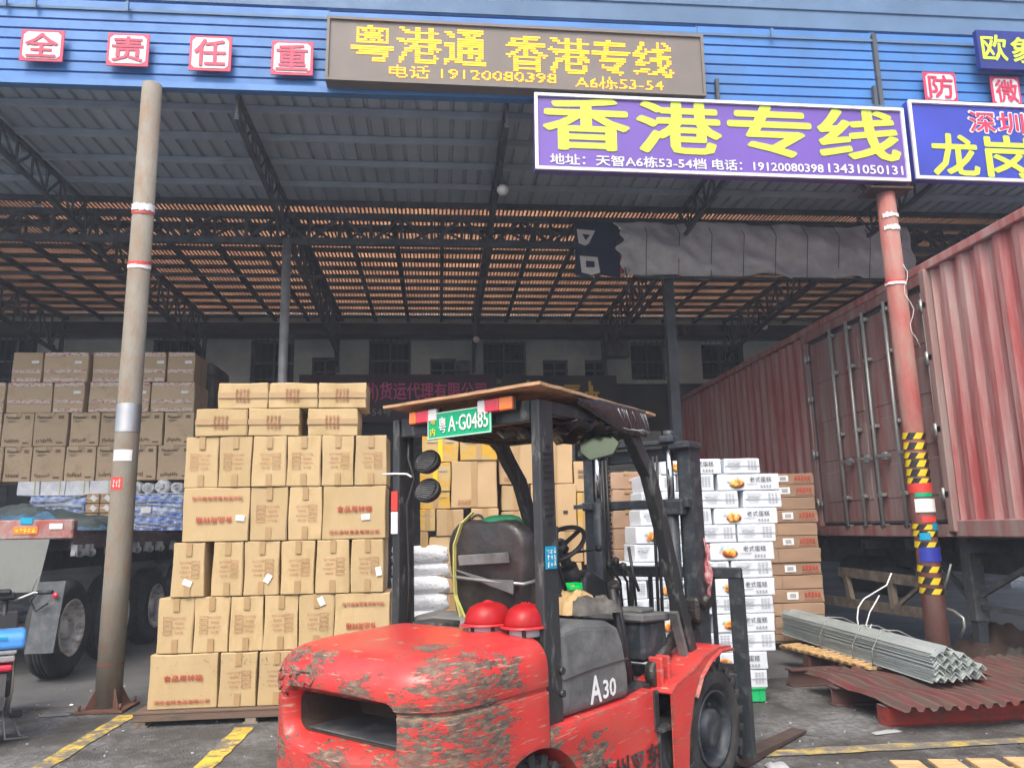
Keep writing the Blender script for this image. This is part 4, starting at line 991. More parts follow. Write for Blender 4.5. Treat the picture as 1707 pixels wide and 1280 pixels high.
for k in range(2):
    t = thing('sack','grey white sack on the floor under the piled sacks, %s layer' % ['lower','upper'][k],'sack',(-.22,MY-.05,.02+k*.26),0,'grey white sacks piled beside the cartons')
    bm = NB(); lathe(bm,[(0,-.24),(.11,-.23),(.135,-.1),(.135,.2),(.11,.34),(0,.35)],M=Matrix.Translation((0,.1,.13))@Matrix.Rotation(R(90),4,'Y'),seg=14); obj('bulging_cloth', bm, 'sack_white', t)

# ---- white cake cartons
WY = 7.03
G4 = 'white cake cartons stacked in front of the red container'
rows4 = [
 (1116,1147,[(1092,1154,'e'),(1156,1218,'e'),(1220,1281,'e')],1092),
 (1086,1116,[(1068,1172,'f'),(1174,1281,'f')],0),
 (1053,1086,[(1098,1159,'e'),(1161,1224,'e'),(1226,1294,'e')],0),
 (1022,1053,[(1082,1186,'f'),(1188,1293,'f')],0),
 (993,1022,[(1040,1102,'e'),(1104,1166,'e'),(1168,1228,'e'),(1230,1291,'e')],0),
 (963,993,[(1036,1080,'e'),(1082,1186,'f'),(1189,1293,'f')],0),
 (933,963,[(1044,1098,'e'),(1100,1158,'e'),(1160,1217,'e'),(1219,1289,'e')],0),
 (903,933,[(1057,1110,'e'),(1112,1181,'e'),(1183,1291,'f')],0),
 (873,903,[(1059,1163,'f'),(1165,1228,'e'),(1229,1294,'e')],0),
 (846,873,[(1066,1126,'e'),(1128,1188,'e'),(1190,1297,'f')],0),
 (817,846,[(1068,1100,'e'),(1102,1166,'e'),(1168,1232,'e'),(1239,1304,'e')],0),
 (789,817,[(1070,1128,'e'),(1130,1191,'e'),(1196,1300,'f')],0),
 (763,788,[(1100,1203,'f'),(1206,1268,'e')],0)]
zprev = None
for i,(yt,yb,L_,_) in enumerate(rows4):
    if zprev is None: zprev = at(1240,yb,Y=WY).z; ZC = zprev
    z1 = at(1240,yt,Y=WY).z
    for j,(a,b,k) in enumerate(L_):
        xa, xb = at(a,(yt+yb)/2,Y=WY).x, at(b,(yt+yb)/2,Y=WY).x
        lab = 'white cake carton showing its %s, %s from left in the %s row' % ('picture side' if k=='f' else 'small-print end', ordn(j), 'top' if i==12 else ORD[i])
        o,w,h = carton(xa,xb,zprev,z1,WY,.42,'carton_white',lab,G4,name='cake_carton',jit=.5,gap=.012)
        if k=='f':
            bm = NB(); c = (-w*.20,-.0075,h*.40); lathe(bm,[(0,0),(.055,.0),(.058,.002),(0,.002)],M=Matrix.Translation(c)@Matrix.Rotation(R(90),4,'X')@Matrix.Diagonal((1.25,.7,1,1)),seg=14)
            for q in range(5): lathe(bm,[(0,0),(.022,0),(.02,.003),(0,.003)],M=Matrix.Translation((c[0]+random.uniform(-.06,.05),-.008,c[2]+random.uniform(-.02,.03)))@Matrix.Rotation(R(90),4,'X'),seg=9)
            obj('printed_cakes', bm, 'cake_orange', o)
            bm = NB()
            for q in range(7): bar(bm,(-w*.36+q*.022,-.0072,h*.45+random.uniform(-.02,.03)),(-w*.33+q*.022,-.0072,h*.55+random.uniform(-.01,.05)),.012,.004,up=(0,1,0))
            obj('printed_drawing', bm, 'cake_drawing_blue', o)
            text('老式蛋糕', .050, 'print_black', o, (w*.19,-.0075,h*.64), w=w*.36, bold=.0, name='printed_lettering')
            bm = NB(); box(bm,(w*.05,-.007,h*.38),(w*.18,.001,.004)); 
            for q in range(4): box(bm,(w*.20+q*.028,-.007,h*.24),(.018,.001,.022))
            obj('printed_marks', bm, 'print_grey', o)
        else:
            bm = NB()
            for q in range(5): box(bm,(-w*.22+random.uniform(-.01,.01),-.007,h*.82-q*h*.13),(w*.42-q*.015,.001,.004))
            for q in range(5):
                for s_ in range(3): box(bm,(w*.18+s_*w*.09,-.007,h*.82-q*h*.13),(w*.06,.001,.009))
            tube(bm,[(-w*.4,-.0072,h*.6),(-w*.3,-.0072,h*.7),(-w*.2,-.0072,h*.58),(-w*.08,-.0072,h*.68)],.0025,4)
            obj('small_print', bm, 'print_lightgrey', o)
            if i%2==0 and j: strip(o,0,h*.5,w*.97,.006,'print_lightgrey','printed_line')
    zprev = z1
# green crates carrying the cake cartons
for k,(a,b) in enumerate(((1110,1190),(1194,1276))):
    xa, xb = at(a,1160,Y=WY+.02).x, at(b,1160,Y=WY+.02).x
    t = thing('plastic_crate','bright green plastic crate under the %s end of the white cake cartons' % ['left','right'][k],'crate',((xa+xb)/2,WY+.02,0))
    w = xb-xa; bm = NB(); box(bm,(0,.005,ZC/2),(w,.01,ZC-.03)); box(bm,(0,.395,ZC/2),(w,.01,ZC-.03)); box(bm,(-w/2+.005,.2,ZC/2),(.01,.38,ZC-.03)); box(bm,(w/2-.005,.2,ZC/2),(.01,.38,ZC-.03)); box(bm,(0,.2,.012),(w-.02,.38,.01))
    box(bm,(0,.2,ZC-.009),(w+.02,.43,.014),bev=.003)
    for q in range(5): box(bm,(-w*.4+q*w*.2,-.006,ZC*.45),(.014,.012,ZC*.7))
    obj('crate_body', bm, 'crate_green', t)
    bm = NB(); box(bm,(0,-.004,ZC*.72),(.09,.004,.025)); obj('hand_hole', bm, 'rust_dark', t)
# ---- brown cartons each side of the cake cartons
BYY = 9.75; G5 = 'flat brown cartons right of the white cake cartons'
eds = [1046,1025,1004,981,958,937,913,892,870,849,828,807,788]
zz0 = .12
nn = len(eds)-1
levels = [at(1330,e_,Y=BYY).z for e_ in eds]
ys_all = [(levels[i],levels[i+1]) for i in range(nn)]
base_h = levels[0]-.12; nb = 2
low = [(.12+base_h*i/nb, .12+base_h*(i+1)/nb) for i in range(nb)]
for i,(z0,z1) in enumerate(low+ys_all):
    rx = at(1368,915,Y=BYY).x; lx = at(1284,915,Y=BYY).x
    lab_on = i in (nb+0,nb+2,nb+4,nb+6,nb+8,nb+10,nb+11)
    o,w,h = carton(lx+random.uniform(-.02,.02),rx+random.uniform(-.012,.012),z0,z1,BYY,.6,'carton_red_brown','flat brown carton %s, %s from the top of its column' % ('with white sticker and red print' if lab_on else 'with plain side', ['first','second','third','fourth','fifth','sixth','seventh','eighth','ninth','tenth','eleventh','twelfth','thirteenth','fourteenth','fifteenth'][14-i]),G5,name='flat_carton')
    if lab_on:
        strip(o,-w*.12,h*.52,w*.22,h*.55,'paper_white','sticker'); strip(o,-w*.12,h*.52,w*.12,h*.3,'print_lightgrey','barcode',y=-.009)
        bm = NB(); 
        for q in range(5): box(bm,(w*.14+q*w*.065,-.007,h*(.55+.04*(q%2))),(w*.045,.001,h*(.30+.06*((q*7)%3))))
        for q in range(6): box(bm,(w*.12+q*w*.06,-.007,h*.2),(w*.04,.001,h*.07))
        obj('printed_marks', bm, 'print_red', o)
    else: strip(o,-w*.34,h*.5,.003,h*.95,'print_brown','printed_line')
t = thing('wooden_pallet','low wooden pallet beneath the flat brown cartons by the steel angles','pallet',((lx+rx)/2,BYY,0))
bm = NB(); 
for q in range(4): box(bm,(0,.06+q*.15,.105),(.85,.11,.02))
obj('deck_boards', bm, 'wood_pallet', t)
for q in (-.25,.25):
    bm = NB(); box(bm,(q,.3,.048),(.08,.6,.092)); obj('block', bm, 'wood_pallet', t)
GY = 7.75; G6 = 'brown cartons left of the white cake cartons'
ed2 = [1040,1008,976,945,915,880,849,815,785]
for i in range(8):
    z0, z1 = at(1045,ed2[i],Y=GY).z, at(1045,ed2[i+1],Y=GY).z
    xa, xb = at(1024,900,Y=GY).x, at(1066,900,Y=GY).x
    o,w,h = carton(xa,xb+.12,z0,z1,GY,.6,'carton_red_brown','brown carton, %s from the top in the column between mast and cake cartons' % ordn(7-i),G6)
    strip(o,-w*.1,h*.9,.05,h*.2,'carton_tape','packing_tape'); strip(o,w*.05,h*.5,.05,.03,'carton_mid','sticker')
    if i==0: zlow = z0; xlo,xhi = xa,xb+.12
for i in range(2):
    o,w,h = carton(xlo,xhi,.01+zlow/2*i,.01+zlow/2*(i+1)-.01,GY,.6,'carton_red_brown','brown carton at the %s of the column between mast and cake cartons' % ['foot','lower part'][i],G6)
# ================================================================== FLATBED TRAILER, LEFT
TX = -4.15
tr = thing('flatbed_trailer','flatbed truck trailer with red grey tail beam carrying brown cartons and blue loads','trailer',(-5.4,9.4,0))
def L(o, p): return (p[0]-o.location.x, p[1]-o.location.y, p[2]-o.location.z)
dz = BZ
bm = NB(); box(bm,(0,5.2,dz-.03),(2.5,10.2,.06),bev=.005); obj('deck', bm, 'trailer_steel', tr)
bm = NB(); box(bm,(1.22,5.2,dz-.11),(.05,10.2,.20)); box(bm,(-1.22,5.2,dz-.11),(.05,10.2,.20)); obj('side_rail', bm, 'trailer_steel', tr)
bm = NB(); box(bm,(0,.02,dz+.01),(2.56,.12,.22),bev=.015); obj('tail_beam', bm, 'trailer_red', tr)
bm = NB(); 
for xx in (-.5,.5): box(bm,(xx,5.0,dz-.28),(.16,10.0,.4))
for k in range(12): box(bm,(0,.4+k*.85,dz-.16),(2.4,.08,.14))
obj('chassis_beam', bm, 'dark_steel', tr)
p = at(43,884,Y=9.36); 
q_ = L(tr,(p.x,9.348,p.z)); marks(tr,'plate_yellow',q_[0],q_[1],q_[2],.22,.06,1,5,8)
bm = NB(); box(bm, L(tr,(p.x,9.355,p.z)),(.26,.01,.08)); obj('orange_plate', bm, 'lens_orange', tr)
p = at(45,868,Y=9.36); bm = NB(); box(bm, L(tr,(p.x,9.355,p.z)),(.13,.01,.07)); obj('blue_sticker', bm, 'sticker_blue', tr)
p = at(94,877,Y=9.36); bm = NB(); box(bm, L(tr,(p.x,9.355,p.z)),(.14,.01,.06)); obj('white_sticker', bm, 'paper_white', tr)
# mud flap and bumper plate
a, b = at(-60,898,Y=9.32), at(72,986,Y=9.32)
bm = NB(); prism(bm,[(a.x+5.4,a.z-.02),(b.x+5.4+.03,a.z-.02),(b.x+5.4-.06,b.z),(a.x+5.4,b.z)],-.10,-.085,'y'); obj('mud_flap', bm, 'mudflap', tr)
def wheel(parent, x, y, r, w, rimm='rim_grey', dual=True):
    e = bpy.data.objects.new('wheel', None); COL.objects.link(e); e.parent = parent; e.location = (x,y,r)
    M_ = Matrix.Rotation(R(90),4,'Y')
    bm = NB(); 
    prof = [(r*.56,-w/2+.03),(r*.62,-w/2),(r*.86,-w/2+.0),(r*.965,-w/2+.035),(r,-w/2+.07)]
    for k in range(1,4): prof += [(r,-w/2+.07+k*(w-.14)/4-.006),(r-.014,-w/2+.07+k*(w-.14)/4-.004),(r-.014,-w/2+.07+k*(w-.14)/4+.004),(r,-w/2+.07+k*(w-.14)/4+.006)]
    prof += [(r,w/2-.07),(r*.965,w/2-.035),(r*.86,w/2),(r*.80,w/2+.004),(r*.78,w/2-.002),(r*.62,w/2),(r*.56,w/2-.03)]
    lathe(bm, prof, M=M_, seg=48); obj('tyre', bm, 'rubber', e)
    bm = NB(); lathe(bm,[(r*.56,w/2-.02),(r*.585,w/2+.005),(r*.56,w/2+.008),(r*.53,w/2-.03),(r*.48,w/2-.11),(r*.42,w/2-.15),(r*.24,w/2-.12),(r*.22,w/2-.03),(r*.15,w/2-.02),(0,w/2-.02)],M=M_,seg=40)
    for k in range(10):
        an = k*math.pi/5; c = M_@Vector((r*.31*math.cos(an),r*.31*math.sin(an),w/2-.12)); tube(bm,[c,c+Vector((.03,0,0))],.014,6)
    obj('rim', bm, rimm, e); return e
c1 = at(123,1057,X=TX); c2 = at(212,1030,X=TX)
wr = .545
wheel(tr, 1.05, c1.y+.06-9.4, wr, .30); wheel(tr, 1.05, c1.y+1.42-9.4, wr, .30); wheel(tr, 1.05, c1.y+2.78-9.4, wr, .30)
for k in range(2): wheel(tr, -1.05, c1.y+.06+1.36*k-9.4, wr, .30)
for k in range(3):
    bm = NB(); tube(bm,[(-1.0,c1.y+.06+1.36*k-9.4,wr),(1.0,c1.y+.06+1.36*k-9.4,wr)],.07,10); obj('axle', bm, 'dark_steel', tr)
# stay plate ahead of the first tyre
Yp = c1.y-.62
q = [at(64,970,Y=Yp),at(110,968,Y=Yp),at(88,1088,Y=Yp),at(40,1090,Y=Yp)]
bm = NB(); prism(bm,[(v.x+5.4,v.z) for v in q],Yp-9.4,Yp-9.4+.03,'y'); obj('mudguard_plate', bm, 'mud_metal', tr)
bm = NB(); v = at(93,992,Y=Yp-.03); lathe(bm,[(0,0),(.028,0),(.03,.02),(0,.02)],M=Matrix.Translation(L(tr,v))@Matrix.Rotation(R(90),4,'X'),seg=14); obj('tail_lamp', bm, 'lens_red', tr)
bm = NB(); v = at(60,1010,Y=Yp-.05); tube(bm,[L(tr,at(66,985,Y=Yp-.04)),L(tr,at(50,1000,Y=Yp-.05)),L(tr,at(60,1018,Y=Yp-.05)),L(tr,at(80,1005,Y=Yp-.04))],.012,6); obj('air_hose', bm, 'plastic_black', tr)
# tie-down winches under the side rail
for px in (127,146,181,200,224,245,264,287):
    v = at(px,908,X=TX); e = bpy.data.objects.new('tie_down_winch', None); COL.objects.link(e); e.parent = tr; e.location = L(tr,(TX+.01,v.y,dz-.26))
    bm = NB(); 
    for s in (-.06,.06): box(bm,(0,s,.03),(.07,.008,.13))
    tube(bm,[(0,-.09,0),(0,.10,0)],.028,10); obj('drum', bm, 'grey_metal', e)
    bm = NB(); lathe(bm,[(.02,0),(.055,0),(.055,.012),(.02,.012)],M=Matrix.Translation((0,.10,0))@Matrix.Rotation(R(90),4,'X'),seg=12); obj('ratchet_wheel', bm, 'grey_metal', e)
bm = NB(); v = at(232,1000,X=TX+.02)
Y5 = c1.y+3.5-9.4
prism(bm,[(Y5-.55,.95),(Y5-.4,1.15),(Y5-.1,1.2),(Y5,.95),(Y5,.4),(Y5-.05,.4),(Y5-.06,.9),(Y5-.15,1.1),(Y5-.38,1.08),(Y5-.5,.93)],1.0,1.25,'x'); obj('mudguard', bm, 'mud_metal', tr)
# tarpaulin and clothes heaped on the tail
t = thing('tarpaulin_heap','dark green tarpaulin and blue cloth heaped on the tail of the flatbed','tarpaulin',(-5.3,9.9,dz+.0))
def heap(name, cx, cy, rx, ry, hz, m, parent, seed=1, nx=36, ny=20):
    rg = random.Random(seed); ph = [rg.uniform(0,6.28) for _ in range(8)]; bm = NB(); V=[]
    for j in range(ny+1):
        row=[]
        for i in range(nx+1):
            u=(i/nx-.5)*2; v=(j/ny-.5)*2; q=max(0,1-u*u*u*u)*max(0,1-v*v)
            z=hz*(q**.6)*(.78+.13*math.sin(u*5+ph[0])+.08*math.sin(v*6+u*3+ph[1])+.10*math.sin(u*11+v*7+ph[2])+.06*math.sin(u*21-v*9+ph[3]))
            row.append(bm.verts.new((cx+u*rx,cy+v*ry,z)))
        V.append(row)
    for j in range(ny):
        for i in range(nx):
            f=bm.faces.new((V[j][i],V[j][i+1],V[j+1][i+1],V[j+1][i])); f.smooth=True
    return obj(name,bm,m,parent)
heap('tarpaulin_cloth',.05,.60,1.18,.6,.33,'tarp_dark',t,3); heap('blue_cloth',-.15,.16,.95,.28,.26,'denim_blue',t,5); heap('blue_cloth',.55,.3,.7,.3,.14,'denim_blue',t,8)
bm = NB(); k=[]
for i in range(14): a_=i/13*math.pi*1.1; k.append((-.62+.36*math.cos(a_*1.0),.5,.22+.17*math.sin(a_)))
tube(bm,k,[.03+.03*math.sin(i/13*math.pi) for i in range(14)],10); tube(bm,[(q[0]*.72-.17,.46,q[2]*.8) for q in k],[.02+.02*math.sin(i/13*math.pi) for i in range(14)],8); obj('rolled_edge', bm, 'tarp_dark', t)

# ================================================================== SHIPPING CONTAINER, RIGHT
CX = 5.45; CZ0, CZ1 = 1.38, 4.42
ct = thing('shipping_container','long faded red corrugated shipping container with side doors and locking bars','container',(CX+1.22,10.5,CZ0))
def cl(x,y,z): return (x-CX-1.22, y-10.5, z-CZ0)
DY0, DY1 = 7.92, 10.86; CA, CB = 3.2, 18.3
def corr(ya, yb, per=.275, dep=.05, zb=CZ0+.16, zt=CZ1-.10):
    bm = NB(); prof=[]; y=ya
    while y < yb-.01:
        prof += [(y,0),(min(yb,y+per*.28),0),(min(yb,y+per*.44),dep),(min(yb,y+per*.78),dep)]; y += per
    prof.append((yb,0))
    sheet(bm, prof, lambda p,t: Vector(cl(CX+.03+p[1], p[0], zb+(zt-zb)*t))); return bm
obj('corrugated_panel', corr(CA,DY0-.08), 'container_red', ct); obj('corrugated_panel', corr(DY1+.06,CB), 'container_red', ct)
bm = NB(); box(bm, cl(CX+.03,(CA+CB)/2,CZ1-.05),(.08,CB-CA,.10),bev=.01); obj('top_rail', bm, 'container_red', ct)
bm = NB(); box(bm, cl(CX+.04,(CA+DY0)/2,CZ0+.09),(.08,DY0-CA-.02,.17),bev=.008); box(bm, cl(CX+.04,(DY1+CB)/2,CZ0+.09),(.08,CB-DY1,.17),bev=.008); obj('bottom_rail', bm, 'container_door', ct)
bm = NB(); box(bm, cl(CX+1.25,(CA+CB)/2,CZ1+.005),(2.36,CB-CA-.1,.03)); obj('roof_panel', bm, 'container_red', ct)
bm = NB(); box(bm, cl(CX+1.25,(CA+CB)/2,CZ0+.05),(2.30,CB-CA-.1,.12)); box(bm, cl(CX+2.4,(CA+CB)/2,(CZ0+CZ1)/2),(.05,CB-CA,CZ1-CZ0-.1)); box(bm, cl(CX+1.25,CB-.02,(CZ0+CZ1)/2),(2.3,.05,CZ1-CZ0-.1)); box(bm, cl(CX+1.25,CA+.03,(CZ0+CZ1)/2),(2.3,.05,CZ1-CZ0-.1)); obj('container_shell', bm, 'container_door', ct)
bm = NB()
for y_ in (DY0,DY1): box(bm, cl(CX+.02,y_,(CZ0+CZ1)/2-.02),(.11,.11,CZ1-CZ0-.14),bev=.012)
box(bm, cl(CX+.03,(DY0+DY1)/2,CZ1-.17),(.09,DY1-DY0-.11,.12)); box(bm, cl(CX+.02,(DY0+DY1)/2,CZ0+.07),(.11,DY1-DY0-.11,.13))
obj('door_frame', bm, 'container_door', ct)
mid_y = (DY0+DY1)/2-.05
for (ya,yb) in ((DY0+.07,mid_y-.015),(mid_y+.015,DY1-.07)):
    bm = NB(); za, zb_ = CZ0+.16, CZ1-.26; W=yb-ya
    box(bm, cl(CX+.055,(ya+yb)/2,(za+zb_)/2),(.03,W,zb_-za),bev=.006)
    for k in range(4):
        zc = za+.38+(zb_-za-.35)*k/4.0; box(bm, cl(CX+.042,(ya+yb)/2,zc+.12),(.02,W-.22,.42),bev=.02)
    d = obj('door', bm, 'container_door', ct)
    bm = NB()
    for (c,s) in ((((ya+yb)/2,zb_-.01),(W,.03)),(((ya+yb)/2,za+.01),(W,.03))): box(bm, cl(CX+.036,c[0],c[1]),(.02,s[0],s[1]))
    for y_ in (ya,yb): box(bm, cl(CX+.036,y_,(za+zb_)/2),(.02,.03,zb_-za-.06))
    g_ = obj('gasket', bm, 'dark_steel', d)
for px,py in ((1400,700),(1429,700),(1458,700),(1497,700)):
    y_ = at(px,py,X=CX).y
    bm = NB(); tube(bm,[cl(CX-.03,y_,CZ0+.10),cl(CX-.03,y_,CZ1-.22)],.022,10); b_ = obj('locking_bar', bm, 'metal_edge', ct)
    bm = NB()
    for zz in (.12,.5,1.35,2.2,2.72): box(bm, cl(CX-.005,y_,CZ0+zz),(.06,.13,.045),bev=.006)
    obj('bar_keeper', bm, 'metal_edge', b_)
    bm = NB(); bar(bm, cl(CX-.05,y_,CZ0+.98), cl(CX-.05,y_-.34,CZ0+.96),.018,.03); box(bm, cl(CX-.03,y_-.2,CZ0+.96),(.05,.10,.10),bev=.01); obj('handle', bm, 'grey_metal', b_)
for y_ in (DY0+.06,DY1-.06):
    for zz in (.45,1.15,1.95,2.55):
        bm = NB(); tube(bm,[cl(CX-.035,y_,CZ0+zz-.07),cl(CX-.035,y_,CZ0+zz+.07)],.022,8); box(bm, cl(CX-.02,y_,CZ0+zz),(.03,.17,.07),bev=.005); obj('hinge', bm, 'metal_edge', ct)
    bm = NB(); tube(bm,[cl(CX-.025,y_,CZ0+.3),cl(CX-.025,y_,CZ0+2.7)],.008,6); obj('hinge_rod', bm, 'metal_edge', ct)
# trailer chassis under the container
tc_ = thing('container_trailer','dark trailer frame with a khaki side guard and landing legs under the red container','trailer',(CX+1.22,10.5,0))
def tl(x,y,z): return (x-CX-1.22,y-10.5,z)
bm = NB()
for x_ in (CX+.75,CX+1.65): box(bm, tl(x_,10.6,1.15),(.14,14.6,.38))
for k in range(15): box(bm, tl(CX+1.22,4+k*1.0,1.27),(2.2,.10,.12))
obj('chassis_beam', bm, 'dark_steel', tc_)
GX = CX+.12
def gp(px,py): v = at(px,py,X=GX); return tl(GX,v.y,v.z)
e = bpy.data.objects.new('side_guard', None); COL.objects.link(e); e.parent = tc_
bm = NB(); bar(bm, gp(1400,952), gp(1552,972),.05,.12); obj('upper_rail', bm, 'frame_khaki', e)
bm = NB(); bar(bm, gp(1372,998), gp(1556,1024),.05,.12); obj('lower_rail', bm, 'frame_khaki', e)
for (a,b) in (((1410,955),(1420,1003)),((1484,962),(1492,1014)),((1543,972),(1552,1024))):
    bm = NB(); bar(bm, gp(*a), gp(*b),.06,.10,up=(0,1,0)); obj('upright', bm, 'frame_khaki', e)
bm = NB(); bar(bm, gp(1495,1012), gp(1540,972),.04,.04); obj('brace', bm, 'frame_khaki', e)
c = at(1462,970,X=CX+.75); bm = NB(); lathe(bm,[(0,-.65),(.2,-.63),(.27,-.55),(.27,.55),(.2,.63),(0,.65)],M=Matrix.Translation(tl(CX+.75,c.y,.82))@Matrix.Rotation(R(90),4,'X'),seg=24); obj('air_tank', bm, 'fl_mast', tc_)
for x_ in (CX+.42,CX+2.0):
    v = at(1628,1000,X=CX+.42); e = bpy.data.objects.new('landing_leg', None); COL.objects.link(e); e.parent = tc_; e.location = tl(x_,v.y,0)
    bm = NB(); box(bm,(0,0,.92),(.16,.16,.9),bev=.01); obj('outer_tube', bm, 'mud_metal', e)
    bm = NB(); box(bm,(0,0,.32),(.11,.11,.55)); obj('inner_tube', bm, 'dark_steel', e)
    bm = NB(); prism(bm,[(-.17,0.01),(.17,0.01),(.13,.08),(.06,.2),(-.06,.2),(-.13,.08)],-.14,.14,'y'); obj('foot', bm, 'mud_metal', e)
    bm = NB(); bar(bm,(0,-.1,.75),(.1,-.9,1.15),.05,.05); bar(bm,(0,-.1,.62),(0,-1.1,.62),.04,.05); bar(bm,(0,.1,.7),(.1,.8,1.15),.05,.05); obj('brace', bm, 'mud_metal', e)
bm = NB(); v = [at(1556,1008,X=GX-.1),at(1590,1018,X=GX-.1),at(1606,1030,X=GX-.1),at(1608,1045,X=GX-.1),at(1600,1064,X=GX-.1)]; tube(bm,[tl(p_.x,p_.y,p_.z) for p_ in v],.016,7); tube(bm,[tl(*at(1570,1000,X=GX-.1)),tl(*at(1585,940,X=GX-.1))],.012,6); obj('crank_handle', bm, 'metal_edge', tc_)
for y_ in (14.0,15.3,16.6):
    for s in (.12,):
        wheel(tc_, -.98, y_-10.5, .5, .3)
wires = thing('hanging_wires','thin pale wires dangling from the trailer frame above the steel angles','wire',at(1450,1020,Y=8.3))
bm = NB(); o_ = wires.location
def wp(px,py): return at(px,py,Y=8.3)-o_
tube(bm,[wp(1486,955),wp(1478,975),wp(1440,998),wp(1431,1012),wp(1429,1030),wp(1434,1062)],.008,6); tube(bm,[wp(1466,992),wp(1450,1020),wp(1444,1040),wp(1452,1062),wp(1440,1068)],.007,6); bar(bm,wp(1444,1060),wp(1453,1040),.02,.006)
obj('wire_loops', bm, 'paper_white', wires)
# dark heap by the right edge
hp = at(1690,1118,Z=0)
t = thing('canvas_heap','dark muddy canvas heap on the ground at the right edge under the container','canvas',(hp.x+.35,hp.y+.4,0))
heap('canvas_cloth',0,0,.65,.5,.42,'rust_dark',t,11); heap('canvas_cloth',-.25,-.35,.4,.22,.24,'cargo_dark',t,13)
bm = NB(); box(bm,(.4,-.75,.06),(1.2,.08,.02),rot=(0,R(-3),R(-8))); obj('loose_strip', bm, 'rust', t)

# ================================================================== STEEL ON THE GROUND
# beams
def ibeam(name, p, L_, h, w, rotz, m, label, cat='steel beam'):
    t = thing(name, label, cat, p, rotz)
    for nm,c,s in (('top_flange',(L_/2,0,h-.008),(L_,w,.014)),('bottom_flange',(L_/2,0,.008),(L_,w,.014)),('web',(L_/2,0,h/2),(L_,.012,h-.03))):
        bm = NB(); box(bm,c,s,bev=.002); obj(nm, bm, m, t)
    return t
v = at(1482,1212,Z=0)
t = thing('steel_beam','bright red steel box beam lying under the front edge of the corrugated sheets','steel beam',(v.x,v.y+.06,0),R(1.5))
bm = NB(); prism(bm,[(-.05,.0),(.07,.0),(.09,.02),(.085,.13),(.06,.148),(-.06,.148),(-.075,.12),(-.06,.02)],0,3.2,'x',M=None)
obj('beam_body', bm, 'beam_red', t); bm = NB(); box(bm,(.12,0,.151),(.28,.10,.003)); obj('rusted_patch', bm, 'metal_edge', t)
v = at(1322,1146,Z=0); ibeam('steel_beam',(v.x,v.y+.08,0),1.7,.16,.13,R(3),'beam_brown','brown steel I-beam, farther of the two under the corrugated sheets')
v = at(1395,1179,Z=0); ibeam('steel_beam',(v.x,v.y+.08,0),1.8,.16,.13,R(3),'beam_brown','brown steel I-beam, nearer of the two under the corrugated sheets')
# red corrugated sheets
sy0 = at(1500,1184,Z=.18).y; sx0 = at(1505,1184,Z=.18).x
ye = at(1355,1118,Z=.18).y
for k,(z,x0_,x1_,ya,yb,lab) in enumerate(((.175,sx0+.02,sx0+1.62,sy0,ye,'rust red corrugated roofing sheet on the beams, left of the pair and lower'),(.200,sx0+1.45,sx0+2.9,sy0+.02,ye+.1,'rust red corrugated roofing sheet on the beams, right of the pair and upper'))):
    t = thing('corrugated_sheet',lab,'roofing sheet',((x0_+x1_)/2,ya,z)); bm = NB(); prof=[]; x=-(x1_-x0_)/2
    while x < (x1_-x0_)/2:
        prof += [(x,0),(x+.035,0),(x+.055,.032),(x+.085,.032)]; x += .108
    prof.append((x,0))
    nY = 8; V=[[bm.verts.new((p[0]-.08*(1-j/nY)*0,(yb-ya)*j/nY,p[1]+.012*math.sin(j*1.7+p[0]*3)+random.uniform(-.004,.004))) for p in prof] for j in range(nY+1)]
    for j in range(nY):
        for i in range(len(prof)-1): bm.faces.new((V[j][i],V[j][i+1],V[j+1][i+1],V[j+1][i]))
    o = obj('sheet_body', bm, 'sheet_red', t); md = o.modifiers.new('s','SOLIDIFY'); md.thickness = .004; md.offset = 1
# yellow timber under the bundle
a_, b_ = at(1305,1078,Z=.20), at(1455,1112,Z=.22)
d_ = Vector((b_.x-a_.x,b_.y-a_.y)); t = thing('timber_slats','pale yellow slatted board under the steel angle bundle','timber',(a_.x,a_.y,.19),math.atan2(d_.y,d_.x))
for q in range(2):
    bm = NB(); box(bm,(d_.length/2,q*.11,.02),(d_.length,.09,.025),bev=.003); obj('board', bm, 'wood_yellow', t)
for q in range(12):
    bm = NB(); box(bm,(.08+q*d_.length/12.5,.06,.042),(.055,.26,.018),rot=(0,0,R(12)),bev=.002); obj('slat', bm, 'wood_yellow', t)
bm = NB(); box(bm,(.5,.1,-.09),(.1,.3,.18)); box(bm,(d_.length-.4,.1,-.09),(.1,.3,.18)); obj('support_block', bm, 'beam_brown', t)
# angle bundle
f0 = at(1548,1136,Z=.26); f1 = at(1640,1118,Z=.30); bk = at(1292,1050,Z=.27)
t = thing('steel_angle_bundle','long bundle of galvanised steel angles tied with wire on red corrugated sheets','steel angles',(f0.x,f0.y,.245))
rot = math.atan2(-(bk.x-f0.x),(bk.y-f0.y)); t.rotation_euler = (0,0,rot); LB = min(3.15,(Vector((bk.x,bk.y))-Vector((f0.x,f0.y))).length)
leg, th = .062, .006; c45 = .7071
pr = [(-leg*c45,0),(0,leg*c45),(leg*c45,0),(leg*c45-th*1.2,-th*.4),(0,leg*c45-th*1.6),(-leg*c45+th*1.2,-th*.4)]
bm = NB(); prism(bm,pr,0,LB,'y'); proto = obj('steel_angle', bm, 'galv', t); first = True
WB = abs(f1.x-f0.x)
for cx_ in range(6):
    top = [15,16,14,12,9,6][cx_]
    for rz_ in range(top):
        x = .09+cx_*(.088); z = rz_*.0165+.0+random.uniform(-.002,.002)
        if first: o = proto; first = False
        else: o = proto.copy(); COL.objects.link(o); o.parent = t
        o.location = (x+random.uniform(-.006,.006), random.uniform(-.05,.03)+(.03*cx_), z); o.rotation_euler = (0,R(random.uniform(-4,4)),0)
